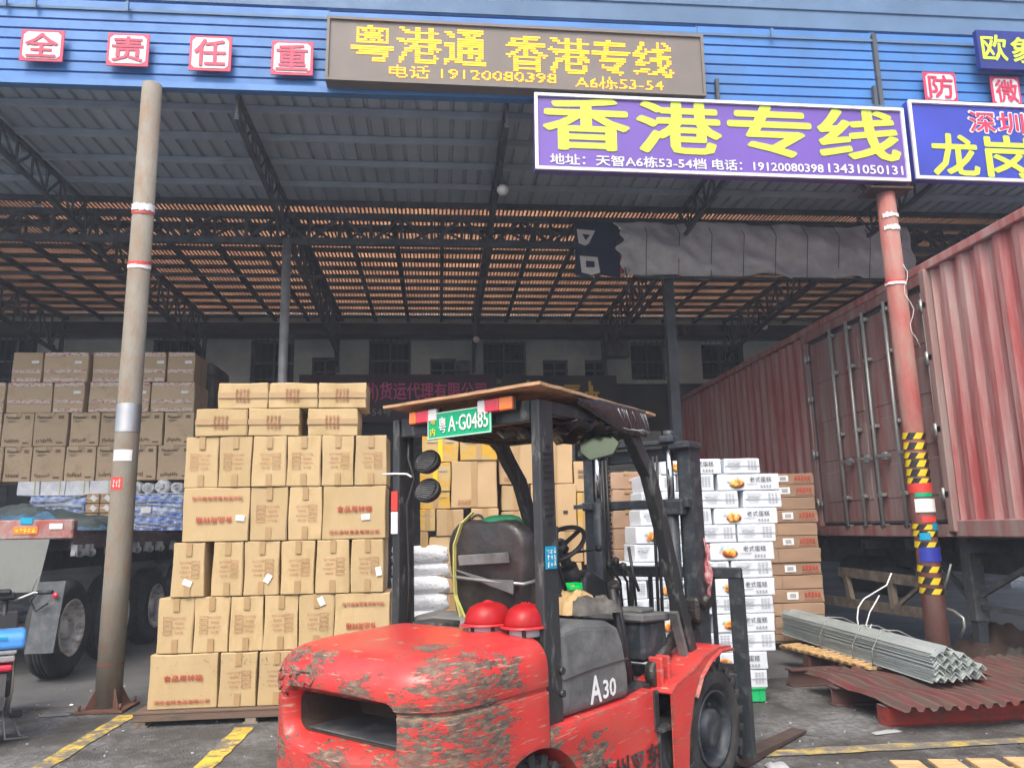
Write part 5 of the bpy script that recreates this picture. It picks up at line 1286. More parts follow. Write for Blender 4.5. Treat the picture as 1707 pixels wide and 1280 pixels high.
for yy in (LB*.28,LB*.40,LB*.63):
    bm = NB(); tube(bm,[(-.01,yy,-.01),(-.005,yy,.13),(.10,yy,.315),(.28,yy+.02,.30),(.56,yy+.03,.16),(.62,yy+.02,-.01),(.3,yy,-.012),(-.01,yy,-.01)],.005,5); obj('tie_wire', bm, 'grey_metal', t)
# pallet at the bottom right corner
v = at(1478,1272,Z=.12)
t = thing('wooden_pallet','pale yellow wooden pallet cut off by the bottom right corner','pallet',(v.x,v.y,0),R(-4))
for q in range(6):
    bm = NB(); box(bm,(.06+q*.235,-.45,.115),(.17,1.0,.02),rot=(0,0,R(-8)),bev=.003); obj('deck_board', bm, 'wood_yellow', t)
for q in (-.10,-.45,-.85):
    bm = NB(); box(bm,(.65,q,.055),(1.35,.09,.09),bev=.003); obj('stringer', bm, 'wood_yellow', t)
# litter
def crumple(name, lab, cat, px, py, rx, ry, h, m, seed, rz=0.):
    v = at(px,py,Z=0); t = thing(name, lab, cat, (v.x,v.y,.008), rz); heap('crumpled_'+('film' if 'plastic' in name else 'cloth'),0,0,rx,ry,h,m,t,seed,14,8); return t
crumple('plastic_scrap','crumpled clear plastic scrap on the asphalt above the right yellow line','litter',1478,1222,.12,.03,.02,'plastic_litter',3,.2)
crumple('plastic_scrap','clear plastic bag scrap at the bottom edge below the fork tip','litter',1295,1279,.07,.05,.03,'plastic_litter',6)
crumple('plastic_scrap','tiny white scrap between the scooter and the grey pole foot','litter',119,1176,.018,.015,.012,'paper_white',7)
crumple('glove','dirty grey work glove lying between scooter and pole foot','glove',92,1193,.13,.05,.03,'mud_metal',9,.15)

bm = NB(); rg = random.Random(21)
for i in range(420):
    x, y = rg.uniform(-4.5,6.5), rg.uniform(4.6,9.0); r_ = rg.uniform(.003,.011)
    box(bm,(x,y,r_*.4),(r_*rg.uniform(.8,1.8),r_*rg.uniform(.8,1.6),r_),rot=(rg.uniform(-.5,.5),rg.uniform(-.5,.5),rg.uniform(0,3)))
g_ = obj('loose_grit', bm, 'wall_plaster'); tag(g_, 'loose grit and small stones scattered over the asphalt', 'grit'); g_['kind'] = 'stuff'
# ================================================================== FORKLIFT
fk = thing('forklift','battered red and black forklift with a plywood-covered roof guard and green number plate','forklift',(.112,4.105,0),R(45.1))
# --- counterweight
def cw_outline(inset, hw=.57, xr=-.80, xf=-.03, rc=.27):
    """closed plan outline: front right -> rear right corner -> rear left -> front left"""
    pts = []; hw -= inset; xr_ = xr+inset; rc = max(.06,rc-inset*.3)
    pts.append((xf,-hw)); 
    for k in range(1,5): pts.append((xf+(xr_+rc-xf)*k/5,-hw))
    for k in range(11):
        a = R(270-90*k/10); pts.append((xr_+rc+rc*math.cos(a), -hw+rc+rc*math.sin(a)))
    n = 8
    for k in range(1,n): 
        y = -hw+rc+(2*hw-2*rc)*k/n; pts.append((xr_-.035*(1-(y/(hw-rc))**2), y))
    for k in range(11):
        a = R(180-90*k/10); pts.append((xr_+rc+rc*math.cos(a), hw-rc+rc*math.sin(a)))
    for k in range(4,0,-1): pts.append((xf+(xr_+rc-xf)*k/5,hw))
    pts.append((xf,hw)); return pts
lev = [(.16,.03),(.18,.01),(.22,0),(.45,0),(.62,0),(.78,0),(.826,0),(.830,.014),(.846,.014),(.850,0),(.93,.0),(.965,.008),(.995,.024),(1.02,.05),(1.036,.085),(1.045,.13),(1.05,.20)]
bm = NB(); rings=[]
for z,ins in lev:
    ring=[]
    for (x,y) in cw_outline(ins):
        zz = z
        if z>.9: zz = z + .03*max(0,min(1,(x+.8)/.8))*(z-.9)/.15 - .01*abs(y)/.57*(z-.9)/.15
        if ins and x > -.04: x = -.03
        ring.append(bm.verts.new((x,y,zz)))
    rings.append(ring)
n = len(rings[0])
for a,b in zip(rings,rings[1:]):
    for k in range(n): bm.faces.new((a[k],a[(k+1)%n],b[(k+1)%n],b[k]))
bm.faces.new(rings[-1]); bm.faces.new(rings[0][::-1])
cw = obj('counterweight', bm, 'cw_red', fk)
def cutter(bm): 
    bmesh.ops.recalc_face_normals(bm, faces=bm.faces[:]); me = bpy.data.meshes.new('cut'); bm.to_mesh(me); bm.free(); o = bpy.data.objects.new('cut', me); COL.objects.link(o); o.parent = fk; return o
def rr(yc,zc,hy,hz,r,n=5):
    pts=[]
    for (sy,sz,a0) in ((1,1,0),(-1,1,90),(-1,-1,180),(1,-1,270)):
        for k in range(n+1):
            a=R(a0+90*k/n); pts.append((yc+sy*(hy-r)+r*math.cos(a), zc+sz*(hz-r)+r*math.sin(a)))
    return pts
def loft_cut(secs):
    bm=NB(); rs=[]
    for x,pts in secs: rs.append([bm.verts.new((x,p[0],p[1])) for p in pts])
    m=len(rs[0])
    for a,b in zip(rs,rs[1:]):
        for k in range(m): bm.faces.new((a[k],a[(k+1)%m],b[(k+1)%m],b[k]))
    bm.faces.new(rs[0][::-1]); bm.faces.new(rs[-1]); return bm
ZO, HO = .772, .088
cuts = [cutter(loft_cut([(-1.1,rr(-.02,ZO-.01,.52,HO+.12,.10)),(-.86,rr(-.02,ZO-.01,.43,HO+.062,.085)),(-.78,rr(-.02,ZO-.004,.365,HO+.018,.07)),(-.73,rr(-.02,ZO,.345,HO,.06)),(-.38,rr(-.02,ZO,.342,HO-.003,.06))])),
        cutter(loft_cut([(-1.1,rr(0,.37,.42,.12,.05)),(-.80,rr(0,.37,.36,.11,.05)),(-.55,rr(0,.37,.35,.10,.05))]))]
bm = NB(); lathe(bm,[(0,-1),(.37,-1),(.37,1),(0,1)],M=Matrix.Translation((-.12,0,.23))@Matrix.Rotation(R(90),4,'X'),seg=40); cuts.append(cutter(bm))
bm = NB(); box(bm,(-.12,0,.1),(.62,2,.4)); cuts.append(cutter(bm))
def apply_cuts(o, cs):
    for c in cs:
        md = o.modifiers.new('b','BOOLEAN'); md.object = c; md.operation = 'DIFFERENCE'; md.solver = 'EXACT'
    bv = o.modifiers.new('v','BEVEL'); bv.width = .006; bv.segments = 2; bv.limit_method = 'ANGLE'; bv.angle_limit = R(50)
    bpy.context.view_layer.update(); dg = bpy.context.evaluated_depsgraph_get()
    me = bpy.data.meshes.new_from_object(o.evaluated_get(dg)); o.modifiers.clear(); o.data = me; hide_edges(o, 32)
apply_cuts(cw, cuts[:3])
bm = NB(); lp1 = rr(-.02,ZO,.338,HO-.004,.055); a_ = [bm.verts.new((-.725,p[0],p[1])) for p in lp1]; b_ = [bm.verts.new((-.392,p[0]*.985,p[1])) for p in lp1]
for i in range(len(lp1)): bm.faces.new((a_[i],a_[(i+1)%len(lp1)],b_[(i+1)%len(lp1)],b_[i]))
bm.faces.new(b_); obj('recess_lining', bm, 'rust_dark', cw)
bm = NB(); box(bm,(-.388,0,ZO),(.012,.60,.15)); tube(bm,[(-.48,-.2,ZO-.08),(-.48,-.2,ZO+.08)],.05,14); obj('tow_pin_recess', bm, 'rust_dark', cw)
bm = NB(); box(bm,(-.55,-.02,ZO-HO+.011),(.31,.60,.006)); obj('recess_floor', bm, 'mud_metal', cw)
# raised cast emblem: outline beads that follow the surface
from mathutils.bvhtree import BVHTree
bvh = BVHTree.FromPolygons([v.co.copy() for v in cw.data.vertices],[list(p.vertices) for p in cw.data.polygons])
def on_cw(y,z,lift=.002):
    h_, n_, i_, d_ = bvh.ray_cast(Vector((-1.6,y,z+.24)), Vector((1,0,-.3)).normalized())
    return (h_+n_*lift) if h_ else None
for shape in ([(.42,.99),(.38,1.01),(.36,.97),(.40,.95),(.37,.93),(.41,.91),(.44,.94),(.42,.99)],[(.20,1.0),(.12,1.005),(.09,.975),(.11,.95),(.15,.96),(.17,.94),(.16,.91),(.19,.90),(.20,.94),(.24,.955),(.24,.985),(.20,1.0)],[(.30,1.0),(.28,.985),(.31,.97)]):
    pts_ = []
    for (y0,z0),(y1,z1) in zip(shape,shape[1:]):
        for k in range(4): pts_.append((y0+(y1-y0)*k/4, z0+(z1-z0)*k/4))
    P_ = [q for q in (on_cw(y,z-.05) for y,z in pts_) if q]
    if len(P_)>3:
        bm = NB(); tube(bm, P_, .006, 6); obj('cast_emblem', bm, 'cw_red', cw)
# --- chassis
bm = NB()
prism(bm,[(-.02,.20),(-.02,.665),(.70,.668),(.90,.69),(.90,.48),(1.16,.48),(1.16,.20)],-.57,.57,'y')
ch = obj('chassis', bm, 'fl_red', fk); apply_cuts(ch, [cuts[2],cuts[3]])
for c in cuts: bpy.data.objects.remove(c)
text('杭州叉车', .13, 'fl_black', ch, (.62,-.578,.36), w=.62, bold=.03)
bm = NB(); 
for k in range(5): box(bm,(.93+.045*k,-.50,.492),(.02,.22,.012),rot=(0,0,R(20)))
box(bm,(1.03,-.50,.482),(.27,.24,.014)); box(bm,(1.03,-.575,.33),(.22,.02,.28),bev=.005); obj('step_plate', bm, 'fl_black', ch)
bm = NB(); box(bm,(.925,-.568,.585),(.05,.012,.19),bev=.003); obj('recess_dark_strip', bm, 'fl_black', ch)  # black strip stands in for the dark inside the open recess
# --- fender sheet over the front wheels
for s in (-1,1):
    bm = NB(); up = [(.98,.20),(.98,.66),(1.05,.70),(1.25,.74),(1.42,.80),(1.60,.830),(1.77,.815)]
    lo = [(1.13,.20),(1.17,.42),(1.25,.60),(1.34,.705),(1.46,.772),(1.60,.812),(1.77,.803)]
    yo = s*.635
    A=[bm.verts.new((p[0],yo,p[1])) for p in up]; B=[bm.verts.new((p[0],yo,p[1])) for p in lo]
    for i in range(6): bm.faces.new((A[i],A[i+1],B[i+1],B[i]))
    yi = s*.38
    C2=[bm.verts.new((p[0],yi,p[1])) for p in up[1:]]
    for i in range(5): bm.faces.new((A[i+1],A[i+2],C2[i+1],C2[i]))
    yo2 = s*.655
    D=[bm.verts.new((p[0]+.004,yo2,p[1]-.006)) for p in lo[2:]]
    for i in range(4): bm.faces.new((B[i+2],B[i+3],D[i+1],D[i]))
    o = obj('fender', bm, 'fl_red', fk); md = o.modifiers.new('s','SOLIDIFY'); md.thickness = .012
# --- engine hood
bm = NB(); ys = .53
prof = [(.13,.67),(.13,1.085),(.30,1.10),(.56,1.075),(.655,1.035),(.70,.95),(.735,.80),(.74,.672)]
prism(bm, prof, -ys, ys, 'y')
hd = obj('engine_hood', bm, 'fl_plastic', fk); md = hd.modifiers.new('v','BEVEL'); md.width=.045; md.segments=4; md.limit_method='ANGLE'; md.angle_limit=R(50)
bm = NB(); bar(bm,(.14,-ys-.001,.845),(.40,-ys-.001,.862),.006,.008,up=(0,1,0)); bar(bm,(.40,-ys-.001,.862),(.715,-ys-.001,.868),.006,.008,up=(0,1,0)); obj('hood_seam', bm, 'rust_dark', hd)
text('A', .125, 'paper_white', hd, (.40,-ys-.004,.765), w=.095, bold=.05); text('30', .085, 'paper_white', hd, (.525,-ys-.004,.752), w=.115, bold=.05)
for k,(x,z) in enumerate(((.08,.90),(.08,.80))):
    bm = NB(); tube(bm,[(x,-.555,z),(x,-.575,z)],.018,6); obj('post_bolt', bm, 'fl_black', fk)
# --- rear posts of the guard
GT = 2.20
for s in (-1,1):
    bm = NB()
    pts = [(0,.66),(.005,1.3),(.0,GT-.02),(.115,GT-.02),(.125,1.3),(.135,.66)]
    prism(bm, pts, s*.53, s*.475, 'y')
    po = obj('rear_post', bm, 'fl_black', fk); md = po.modifiers.new('v','BEVEL'); md.width=.008; md.segments=2
    bm = NB()
    for k in range(11):
        if k==5: continue
        box(bm,(.062,s*.533,1.915-.030*k),(.066,.006,.011),rot=(0,R(-6),0))
    for z in (1.95,1.575): box(bm,(.062,s*.532,z),(.04,.004,.02),bev=.006)
    obj('vent_slots', bm, 'tape_black', po)
    if s>0:
        bm = NB(); box(bm,(-.004,s*.503,1.72),(.006,.05,.11)); obj('red_reflector', bm, 'tape_red', po)
        bm = NB(); box(bm,(-.004,s*.503,1.60),(.006,.05,.12)); obj('white_reflector', bm, 'paper_white', po)
    else:
        bm = NB(); box(bm,(.06,s*.536,1.415),(.085,.004,.105)); st = obj('blue_sticker', bm, 'sticker_blue', po)
        marks(st,'paper_white',.06,s*.536-.004,1.415,.075,.09,3,3,2)
# --- front legs, curved
for s in (-1,1):
    pts = [(.62,GT-.06),(.80,GT-.065),(.90,GT-.10),(.985,GT-.20),(1.06,1.80),(1.33,1.45),(1.40,1.15),(1.50,.79)]
    pts = [(.70,GT-.055),(.84,GT-.065),(.92,GT-.115),(.985,GT-.21),(1.10,1.86),(1.24,1.52),(1.36,1.16),(1.50,.79)]
    bm = NB(); P_ = [Vector((x,s*.49,z)) for x,z in pts]; rings=[]
    for i,p in enumerate(P_):
        t_ = (P_[min(i+1,len(P_)-1)]-P_[max(i-1,0)]).normalized(); u = Vector((0,1,0)); w_ = t_.cross(u)
        rings.append([bm.verts.new(p+u*a*.035+w_*b*.042) for a,b in ((-1,-1),(1,-1),(1,1),(-1,1))])
    for a,b in zip(rings,rings[1:]):
        for k in range(4): bm.faces.new((a[k],a[(k+1)%4],b[(k+1)%4],b[k]))
    bm.faces.new(rings[0][::-1]); bm.faces.new(rings[-1])
    o = obj('front_leg', bm, 'fl_black', fk); md = o.modifiers.new('v','BEVEL'); md.width=.007; md.segments=2; md.limit_method='ANGLE'; md.angle_limit=R(40)
# side rails and roof bars
for s in (-1,1):
    bm = NB(); box(bm,(.42,s*.49,GT-.055),(.66,.06,.07),bev=.006); obj('side_rail', bm, 'fl_black', fk)
bm = NB(); box(bm,(.03,0,GT-.07),(.05,.93,.11),bev=.005); obj('rear_crossbar', bm, 'fl_black', fk)
bm = NB(); box(bm,(.90,0,GT-.085),(.05,.93,.06),bev=.005); obj('front_crossbar', bm, 'fl_black', fk)
for k in range(6):
    bm = NB(); box(bm,(.47,-.36+k*.145,GT-.04),(.84,.03,.035)); obj('roof_bar', bm, 'fl_black', fk)
# load of brown sticks/wrapping under the plywood
for k in range(16):
    bm = NB(); y=-.42+k*.056; tube(bm,[(.09,y,GT-.085-.012*(k%3)),(.5,y+random.uniform(-.02,.02),GT-.10-.012*((k+1)%3)),(.86,y+random.uniform(-.03,.03),GT-.09-.012*(k%2))],.011,6); obj('wrapped_cane', bm, 'brown_stick', fk)
# plywood
A_ = [(-.10,.50,2.235),(-.10,-.62,2.225),(1.27,-.47,2.222),(1.24,.55,2.24)]
bm = NB(); N_=14
cs = A_
edge=[]
for i in range(4):
    a=Vector(cs[i]); b=Vector(cs[(i+1)%4])
    for k in range(N_): q=a.lerp(b,k/N_); q=q+Vector((random.uniform(-.008,.008),random.uniform(-.008,.008),0)) if k else q; edge.append(q)
T=[bm.verts.new(p+Vector((0,0,.016))) for p in edge]; B=[bm.verts.new(p) for p in edge]
bm.faces.new(T); bm.faces.new(B[::-1]); m_=len(edge)
for i in range(m_): bm.faces.new((T[i],T[(i+1)%m_],B[(i+1)%m_],B[i]))
obj('plywood_cover', bm, 'wood_ply', fk)
# black film wrap hanging on the right front side
bm = NB(); nx,nz=40,10; V=[]
for j in range(nz+1):
    row=[]
    for i in range(nx+1):
        u=i/nx; v=j/nz; x=.30+.70*u; z0=2.236-.02*u
        dep=.05+.105*min(1,u*1.6); z=z0-dep*v
        y=-.548-.0012*math.sin(i*1.1+j*.8)-.001*math.sin(i*2.7-j*1.3)-.012*math.sin(v*3)
        row.append(bm.verts.new((x+.003*math.sin(j*1.9+i),y,z)))
    V.append(row)
for j in range(nz):
    for i in range(nx): f=bm.faces.new((V[j][i],V[j][i+1],V[j+1][i+1],V[j+1][i])); f.smooth=True
o=obj('black_film_wrap', bm, 'film_black', fk, norm=False); md=o.modifiers.new('s','SOLIDIFY'); md.thickness=.004
bm = NB(); V=[]
for j in range(7):
    V.append([bm.verts.new((.30+.70*i/20,-.545+.62*j/6,2.10+.02*math.sin(i*1.3+j*2)+.015*math.sin(i*2.9-j)-.03*math.sin(j/6*3.14))) for i in range(21)])
for j in range(6):
    for i in range(20): f=bm.faces.new((V[j][i],V[j][i+1],V[j+1][i+1],V[j+1][i])); f.smooth=True
o=obj('black_film_wrap', bm, 'film_black', fk, norm=False); md=o.modifiers.new('s','SOLIDIFY'); md.thickness=.004
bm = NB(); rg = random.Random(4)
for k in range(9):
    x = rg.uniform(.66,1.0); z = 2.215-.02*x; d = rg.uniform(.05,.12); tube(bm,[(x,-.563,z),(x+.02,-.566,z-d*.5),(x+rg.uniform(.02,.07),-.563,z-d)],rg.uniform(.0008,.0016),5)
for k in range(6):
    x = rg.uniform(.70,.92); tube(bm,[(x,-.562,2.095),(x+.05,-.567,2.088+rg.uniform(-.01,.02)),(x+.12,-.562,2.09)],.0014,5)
fo = obj('film_shine_lines', bm, 'film_clear', fk)  # pale threads imitate the white shine streaks on the black film
# --- plate and lamps on the rear crossbar
pl = bpy.data.objects.new('number_plate', None); COL.objects.link(pl); pl.parent=fk; pl.location=(-.040,-.03,2.105); pl.rotation_euler=(0,0,R(-90)); 
bm = NB(); box(bm,(0,0,0),(.46,.006,.145),bev=.002); obj('plate_panel', bm, 'plate_green', pl)
bm = NB(); 
for (c,s_) in (((0,-.0045,.066),(.45,.002,.004)),((0,-.0045,-.066),(.45,.002,.004)),((-.224,-.0045,0),(.004,.002,.128)),((.224,-.0045,0),(.004,.002,.128))): box(bm,c,s_)
obj('plate_border', bm, 'paper_white', pl)
text('A·G0485', .082, 'paper_white', pl, (.072,-.006,0), w=.28, bold=.012)
text('粤', .085, 'paper_white', pl, (-.112,-.006,0), w=.052, bold=.01); text('场', .042, 'plate_yellow', pl, (-.185,-.006,.03), w=.034, bold=.02); text('内', .042, 'plate_yellow', pl, (-.185,-.006,-.032), w=.034, bold=.02)
pl.rotation_euler=(0,R(0),R(-90))
def lampbar(yc, z, L_, order):
    e = bpy.data.objects.new('tail_lamp', None); COL.objects.link(e); e.parent=fk; e.location=(-.03,yc,z); e.rotation_euler=(0,0,R(-90))
    bm=NB(); box(bm,(0,.012,0),(L_+.015,.03,.078),bev=.006); obj('housing', bm,'tape_black',e)
    x=-L_/2; 
    for m_,fr in order:
        bm=NB(); box(bm,(x+fr*L_/2,-.010,0),(fr*L_-.003,.024,.068),bev=.006); obj({'lens_red':'red_lens','lens_orange':'amber_lens','lens_clear':'clear_lens'}[m_], bm, m_, e); x+=fr*L_
lampbar(-.285, 2.17, .235, (('lens_clear',.22),('lens_red',.40),('lens_orange',.38)))
lampbar(.235, 2.165, .215, (('lens_orange',.25),('lens_red',.45),('lens_clear',.30)))
# --- round work lamps / fans on the left rear post
for k,z in enumerate((1.93,1.77)):
    e=bpy.data.objects.new('work_lamp',None); COL.objects.link(e); e.parent=fk; e.location=(.10,.34,z); e.rotation_euler=(R(14),R(-60),R(-12))
    bm=NB(); lathe(bm,[(0,-.05),(.03,-.05),(.075,-.02),(.085,.0),(.085,.022),(.07,.022),(.07,.0),(0,.0)],M=Matrix.Diagonal((.85,1.05,1,1)),seg=24); obj('housing', bm,'plastic_black',e)
    bm=NB()
    for q in range(9): box(bm,(-.05+q*.0125,0,.022),(.004,.13*math.sqrt(max(.1,1-((q-4)/5)**2)),.006))
    obj('grille', bm,'fl_plastic',e)
    bm=NB(); tube(bm,[(0,0,-.05),(.0,.05,-.07),(.03,.12,-.05)],.014,8); obj('bracket', bm,'plastic_black',e)
bm=NB(); tube(bm,[(-.01,.60,1.875),(-.005,.50,1.873),(.02,.43,1.868),(.03,.40,1.85)],.006,6); obj('cable_tie', bm,'paper_white',fk)
bm=NB(); tube(bm,[(.06,.455,2.08),(.04,.44,1.96),(.06,.41,1.84),(.04,.45,1.70),(.06,.45,1.3),(.05,.455,.9)],.009,6); obj('wiring', bm,'plastic_black',fk)
# --- seat
se=bpy.data.objects.new('driver_seat',None); COL.objects.link(se); se.parent=fk; se.location=(.27,.02,1.10)
def cushion(name,W,H,D,mat_,parent,loc,rot=(0,0,0),n=14):
    bm=NB(); bmesh.ops.create_cube(bm,size=1.0)
    for v in bm.verts: v.co=Vector((v.co.x*D,v.co.y*W,v.co.z*H))
    bmesh.ops.bevel(bm,geom=bm.edges[:],offset=min(W,H)*.24,segments=5,affect='EDGES',clamp_overlap=True)
    o=obj(name,bm,mat_,parent,smooth=True); o.location=loc; o.rotation_euler=rot; return o
def slab(name,W,H,D,m,parent,loc,rot=(0,0,0),rt=.15,rb=.06):
    """seat back: rounded outline in y-z, thickness along x with a soft edge"""
    pts=[]
    for (sy,sz,a0,r) in ((1,1,0,rt),(-1,1,90,rt),(-1,-1,180,rb),(1,-1,270,rb)):
        for k in range(7):
            a=R(a0+90*k/6); pts.append((sy*(W/2-r)+r*math.cos(a), sz*(H/2-r)+r*math.sin(a)))
    secs=[(-D/2,.90),(-D/2+.012,.96),(-D/2+.035,1.0),(D/2-.035,1.0),(D/2-.012,.96),(D/2,.88)]
    bm=NB(); rs=[[bm.verts.new((x+.012*math.sin(p[1]*9)*(D<.14),p[0]*s_*(1-.16*max(0,-p[1]/(H/2))*(D<.14)),p[1]*s_)) for p in pts] for x,s_ in secs]; m_=len(pts)
    for a,b in zip(rs,rs[1:]):
        for k in range(m_): f=bm.faces.new((a[k],a[(k+1)%m_],b[(k+1)%m_],b[k])); f.smooth=True
    bm.faces.new(rs[0][::-1]); bm.faces.new(rs[-1]); o=obj(name,bm,m,parent); o.location=loc; o.rotation_euler=rot; hide_edges(o,60); return o
sb=slab('seat_back',.57,.54,.125,'fl_seat',se,(0,0,.235),(0,R(-7),0))
slab('seat_cushion',.54,.50,.14,'fl_seat',se,(.24,0,.03),(0,R(86),0),rt=.1,rb=.1)
bm=NB(); tube(bm,[(-.085,.275,-.02),(-.092,0,-.035),(-.085,-.275,-.05),(.02,-.283,-.05)],.009,6); obj('seat_piping', bm,'metal_edge',sb)
bm=NB(); box(bm,(-.088,-.02,.075),(.010,.36,.055),rot=(R(-3),0,0),bev=.003); prism(bm,[(.20,.02),(-.05,-.03),(-.22,-.03),(-.21,-.10),(-.05,-.06)],-.096,-.088,'x'); obj('torn_map_pocket', bm,'fl_plastic',sb)
# green cloth and yellow strap round the seat back
bm=NB(); lathe(bm,[(0,.075),(.10,.07),(.16,.045),(.185,0),(.19,-.02)],M=Matrix.Translation((.05,-.05,.245))@Matrix.Diagonal((.5,.75,.60,1)),seg=24); obj('green_cloth', bm,'cloth_green',sb,smooth=True)
bm=NB(); pts=[(-.0,.10,.315),(-.06,.14,.26),(-.094,.175,.15),(-.098,.19,.0),(-.094,.20,-.12),(-.088,.17,-.28)]
for a,b in zip(pts,pts[1:]): bar(bm,a,b,.006,.022,up=(1,0,0))
for a,b in (((-.094,.20,-.12),(-.09,.12,-.30)),): bar(bm,a,b,.006,.012,up=(1,0,0))
obj('yellow_strap', bm,'strap_yellow',sb)
bm=NB(); box(bm,(.14,0,1.03),(.42,.80,.03)); box(bm,(.12,.25,1.06),(.26,.22,.04),bev=.01); obj('battery_shelf', bm,'fl_black',fk)
# --- dash, column, wheel, levers
bm=NB(); prism(bm,[(1.02,.70),(1.0,1.08),(1.04,1.26),(1.12,1.30),(1.26,1.24),(1.30,1.10),(1.30,.70)],-.06,.46,'y'); o=obj('dashboard', bm,'fl_black',fk); md=o.modifiers.new('v','BEVEL'); md.width=.03; md.segments=3
bm=NB(); box(bm,(1.18,-.25,1.03),(.34,.42,.05),rot=(0,R(3),0),bev=.012); box(bm,(1.14,-.33,1.07),(.16,.18,.025),bev=.008); obj('cowl_cover', bm,'fl_plastic',fk)
bm=NB(); box(bm,(1.18,-.25,.90),(.28,.38,.22),bev=.02); obj('front_cowl', bm,'fl_mast',fk)
bm=NB(); box(bm,(.92,0,.68),(.45,1.0,.03)); obj('floor_plate', bm,'fl_black',fk)
sw=bpy.data.objects.new('steering_wheel',None); COL.objects.link(sw); sw.parent=fk; sw.location=(.90,.03,1.455); sw.rotation_euler=(0,R(-38),0)
bm=NB(); lathe(bm,[(.165+.014*math.cos(a),.014*math.sin(a)) for a in [k*math.pi/4 for k in range(9)]],seg=40); obj('rim', bm,'plastic_black',sw)
bm=NB()
for k in range(3): a=R(90+120*k); bar(bm,(.02*math.cos(a),.02*math.sin(a),-.02),(.165*math.cos(a),.165*math.sin(a),0),.03,.012)
lathe(bm,[(0,.005),(.04,.0),(.045,-.05),(0,-.05)],seg=16); obj('spokes', bm,'plastic_black',sw)
bm=NB(); tube(bm,[(.91,.03,1.43),(1.06,.03,1.20)],.035,12); tube(bm,[(.98,.03,1.32),(1.07,.03,1.18)],.06,14); obj('steering_column', bm,'plastic_black',fk)
bm=NB(); tube(bm,[(.95,-.0,1.40),(.96,-.16,1.42),(.97,-.20,1.43)],.008,6); lathe(bm,[(0,-.02),(.02,-.015),(.02,.015),(0,.02)],M=Matrix.Translation((.97,-.21,1.43)),seg=12); obj('direction_lever', bm,'plastic_black',fk)
bm=NB(); 
for k,(x,z) in enumerate(((1.30,1.34),(1.34,1.36),(1.38,1.33))):
    tube(bm,[(1.30,-.15-.05*k,1.05),(1.27,-.16-.05*k,1.22),(1.16,-.16-.05*k,z-.02)],.009,6); lathe(bm,[(0,-.03),(.02,-.02),(.022,.02),(0,.03)],M=Matrix.Translation((1.15,-.16-.05*k,z-.015)),seg=12)
obj('control_levers', bm,'plastic_black',fk)
bm=NB(); tube(bm,[(.88,-.47,1.44),(.86,-.50,1.30),(.90,-.51,1.20)],.010,6); tube(bm,[(.20,-.47,1.56),(.18,-.48,1.40),(.22,-.50,1.25)],.010,8); obj('grab_handle', bm,'plastic_black',fk)
# inclined tilt struts seen beside the hood
bm=NB(); tube(bm,[(.83,-.46,.72),(.80,-.44,.95),(.765,-.42,1.22)],.022,8); tube(bm,[(.87,-.45,.72),(.85,-.43,.95),(.82,-.41,1.20)],.020,8); tube(bm,[(.80,-.42,1.21),(.775,-.42,1.25)],.032,10); obj('park_brake_lever', bm,'plastic_black',fk)
bm=NB(); lathe(bm,[(0,-.03),(.075,-.03),(.085,-.02),(.085,.02),(.075,.03),(0,.03)],M=Matrix.Translation((1.06,-.50,.74))@Matrix.Rotation(R(90),4,'X'),seg=20); obj('tilt_cylinder_eye', bm,'grease',fk)
bm=NB(); box(bm,(1.03,-.52,.75),(.03,.09,.17),bev=.01); box(bm,(1.11,-.52,.75),(.03,.09,.17),bev=.01); obj('cylinder_bracket', bm,'fl_red',fk)
bm=NB(); tube(bm,[(1.06,-.46,.74),(1.70,-.38,.98)],.035,12); obj('tilt_cylinder', bm,'grease',fk)
bm=NB()
for k in range(5): tube(bm,[(1.0+.02*k,-.20-.05*k,.84),(1.2,-.25-.04*k,.80+.01*k),(1.45,-.3,.86)],.013,7)
obj('hydraulic_hoses', bm,'plastic_black',fk)
bm=NB(); bar(bm,(1.30,-.50,1.05),(1.44,-.50,.70),.05,.03); obj('cowl_stay', bm,'fl_plastic',fk)
# mirror
mi=bpy.data.objects.new('rear_view_mirror',None); COL.objects.link(mi); mi.parent=fk; mi.location=(.72,-.40,2.005); mi.rotation_euler=(0,R(0),R(-62))
pts=[(-.10,.035),(-.03,.075),(.06,.07),(.115,.015),(.08,-.045),(-.05,-.075),(-.105,-.03)]
bm=NB(); prism(bm,[(a*1.06,b*1.08) for a,b in pts],.002,.030,'y'); obj('back_shell', bm,'plastic_black',mi)
bm=NB(); prism(bm,pts,-.004,.0015,'y'); obj('glass', bm,'mirror_glass',mi)
bm=NB(); tube(bm,[(.72,-.40,2.03),(.80,-.42,2.10),(.86,-.44,2.13)],.008,6); obj('mirror_arm', bm,'plastic_black',fk)
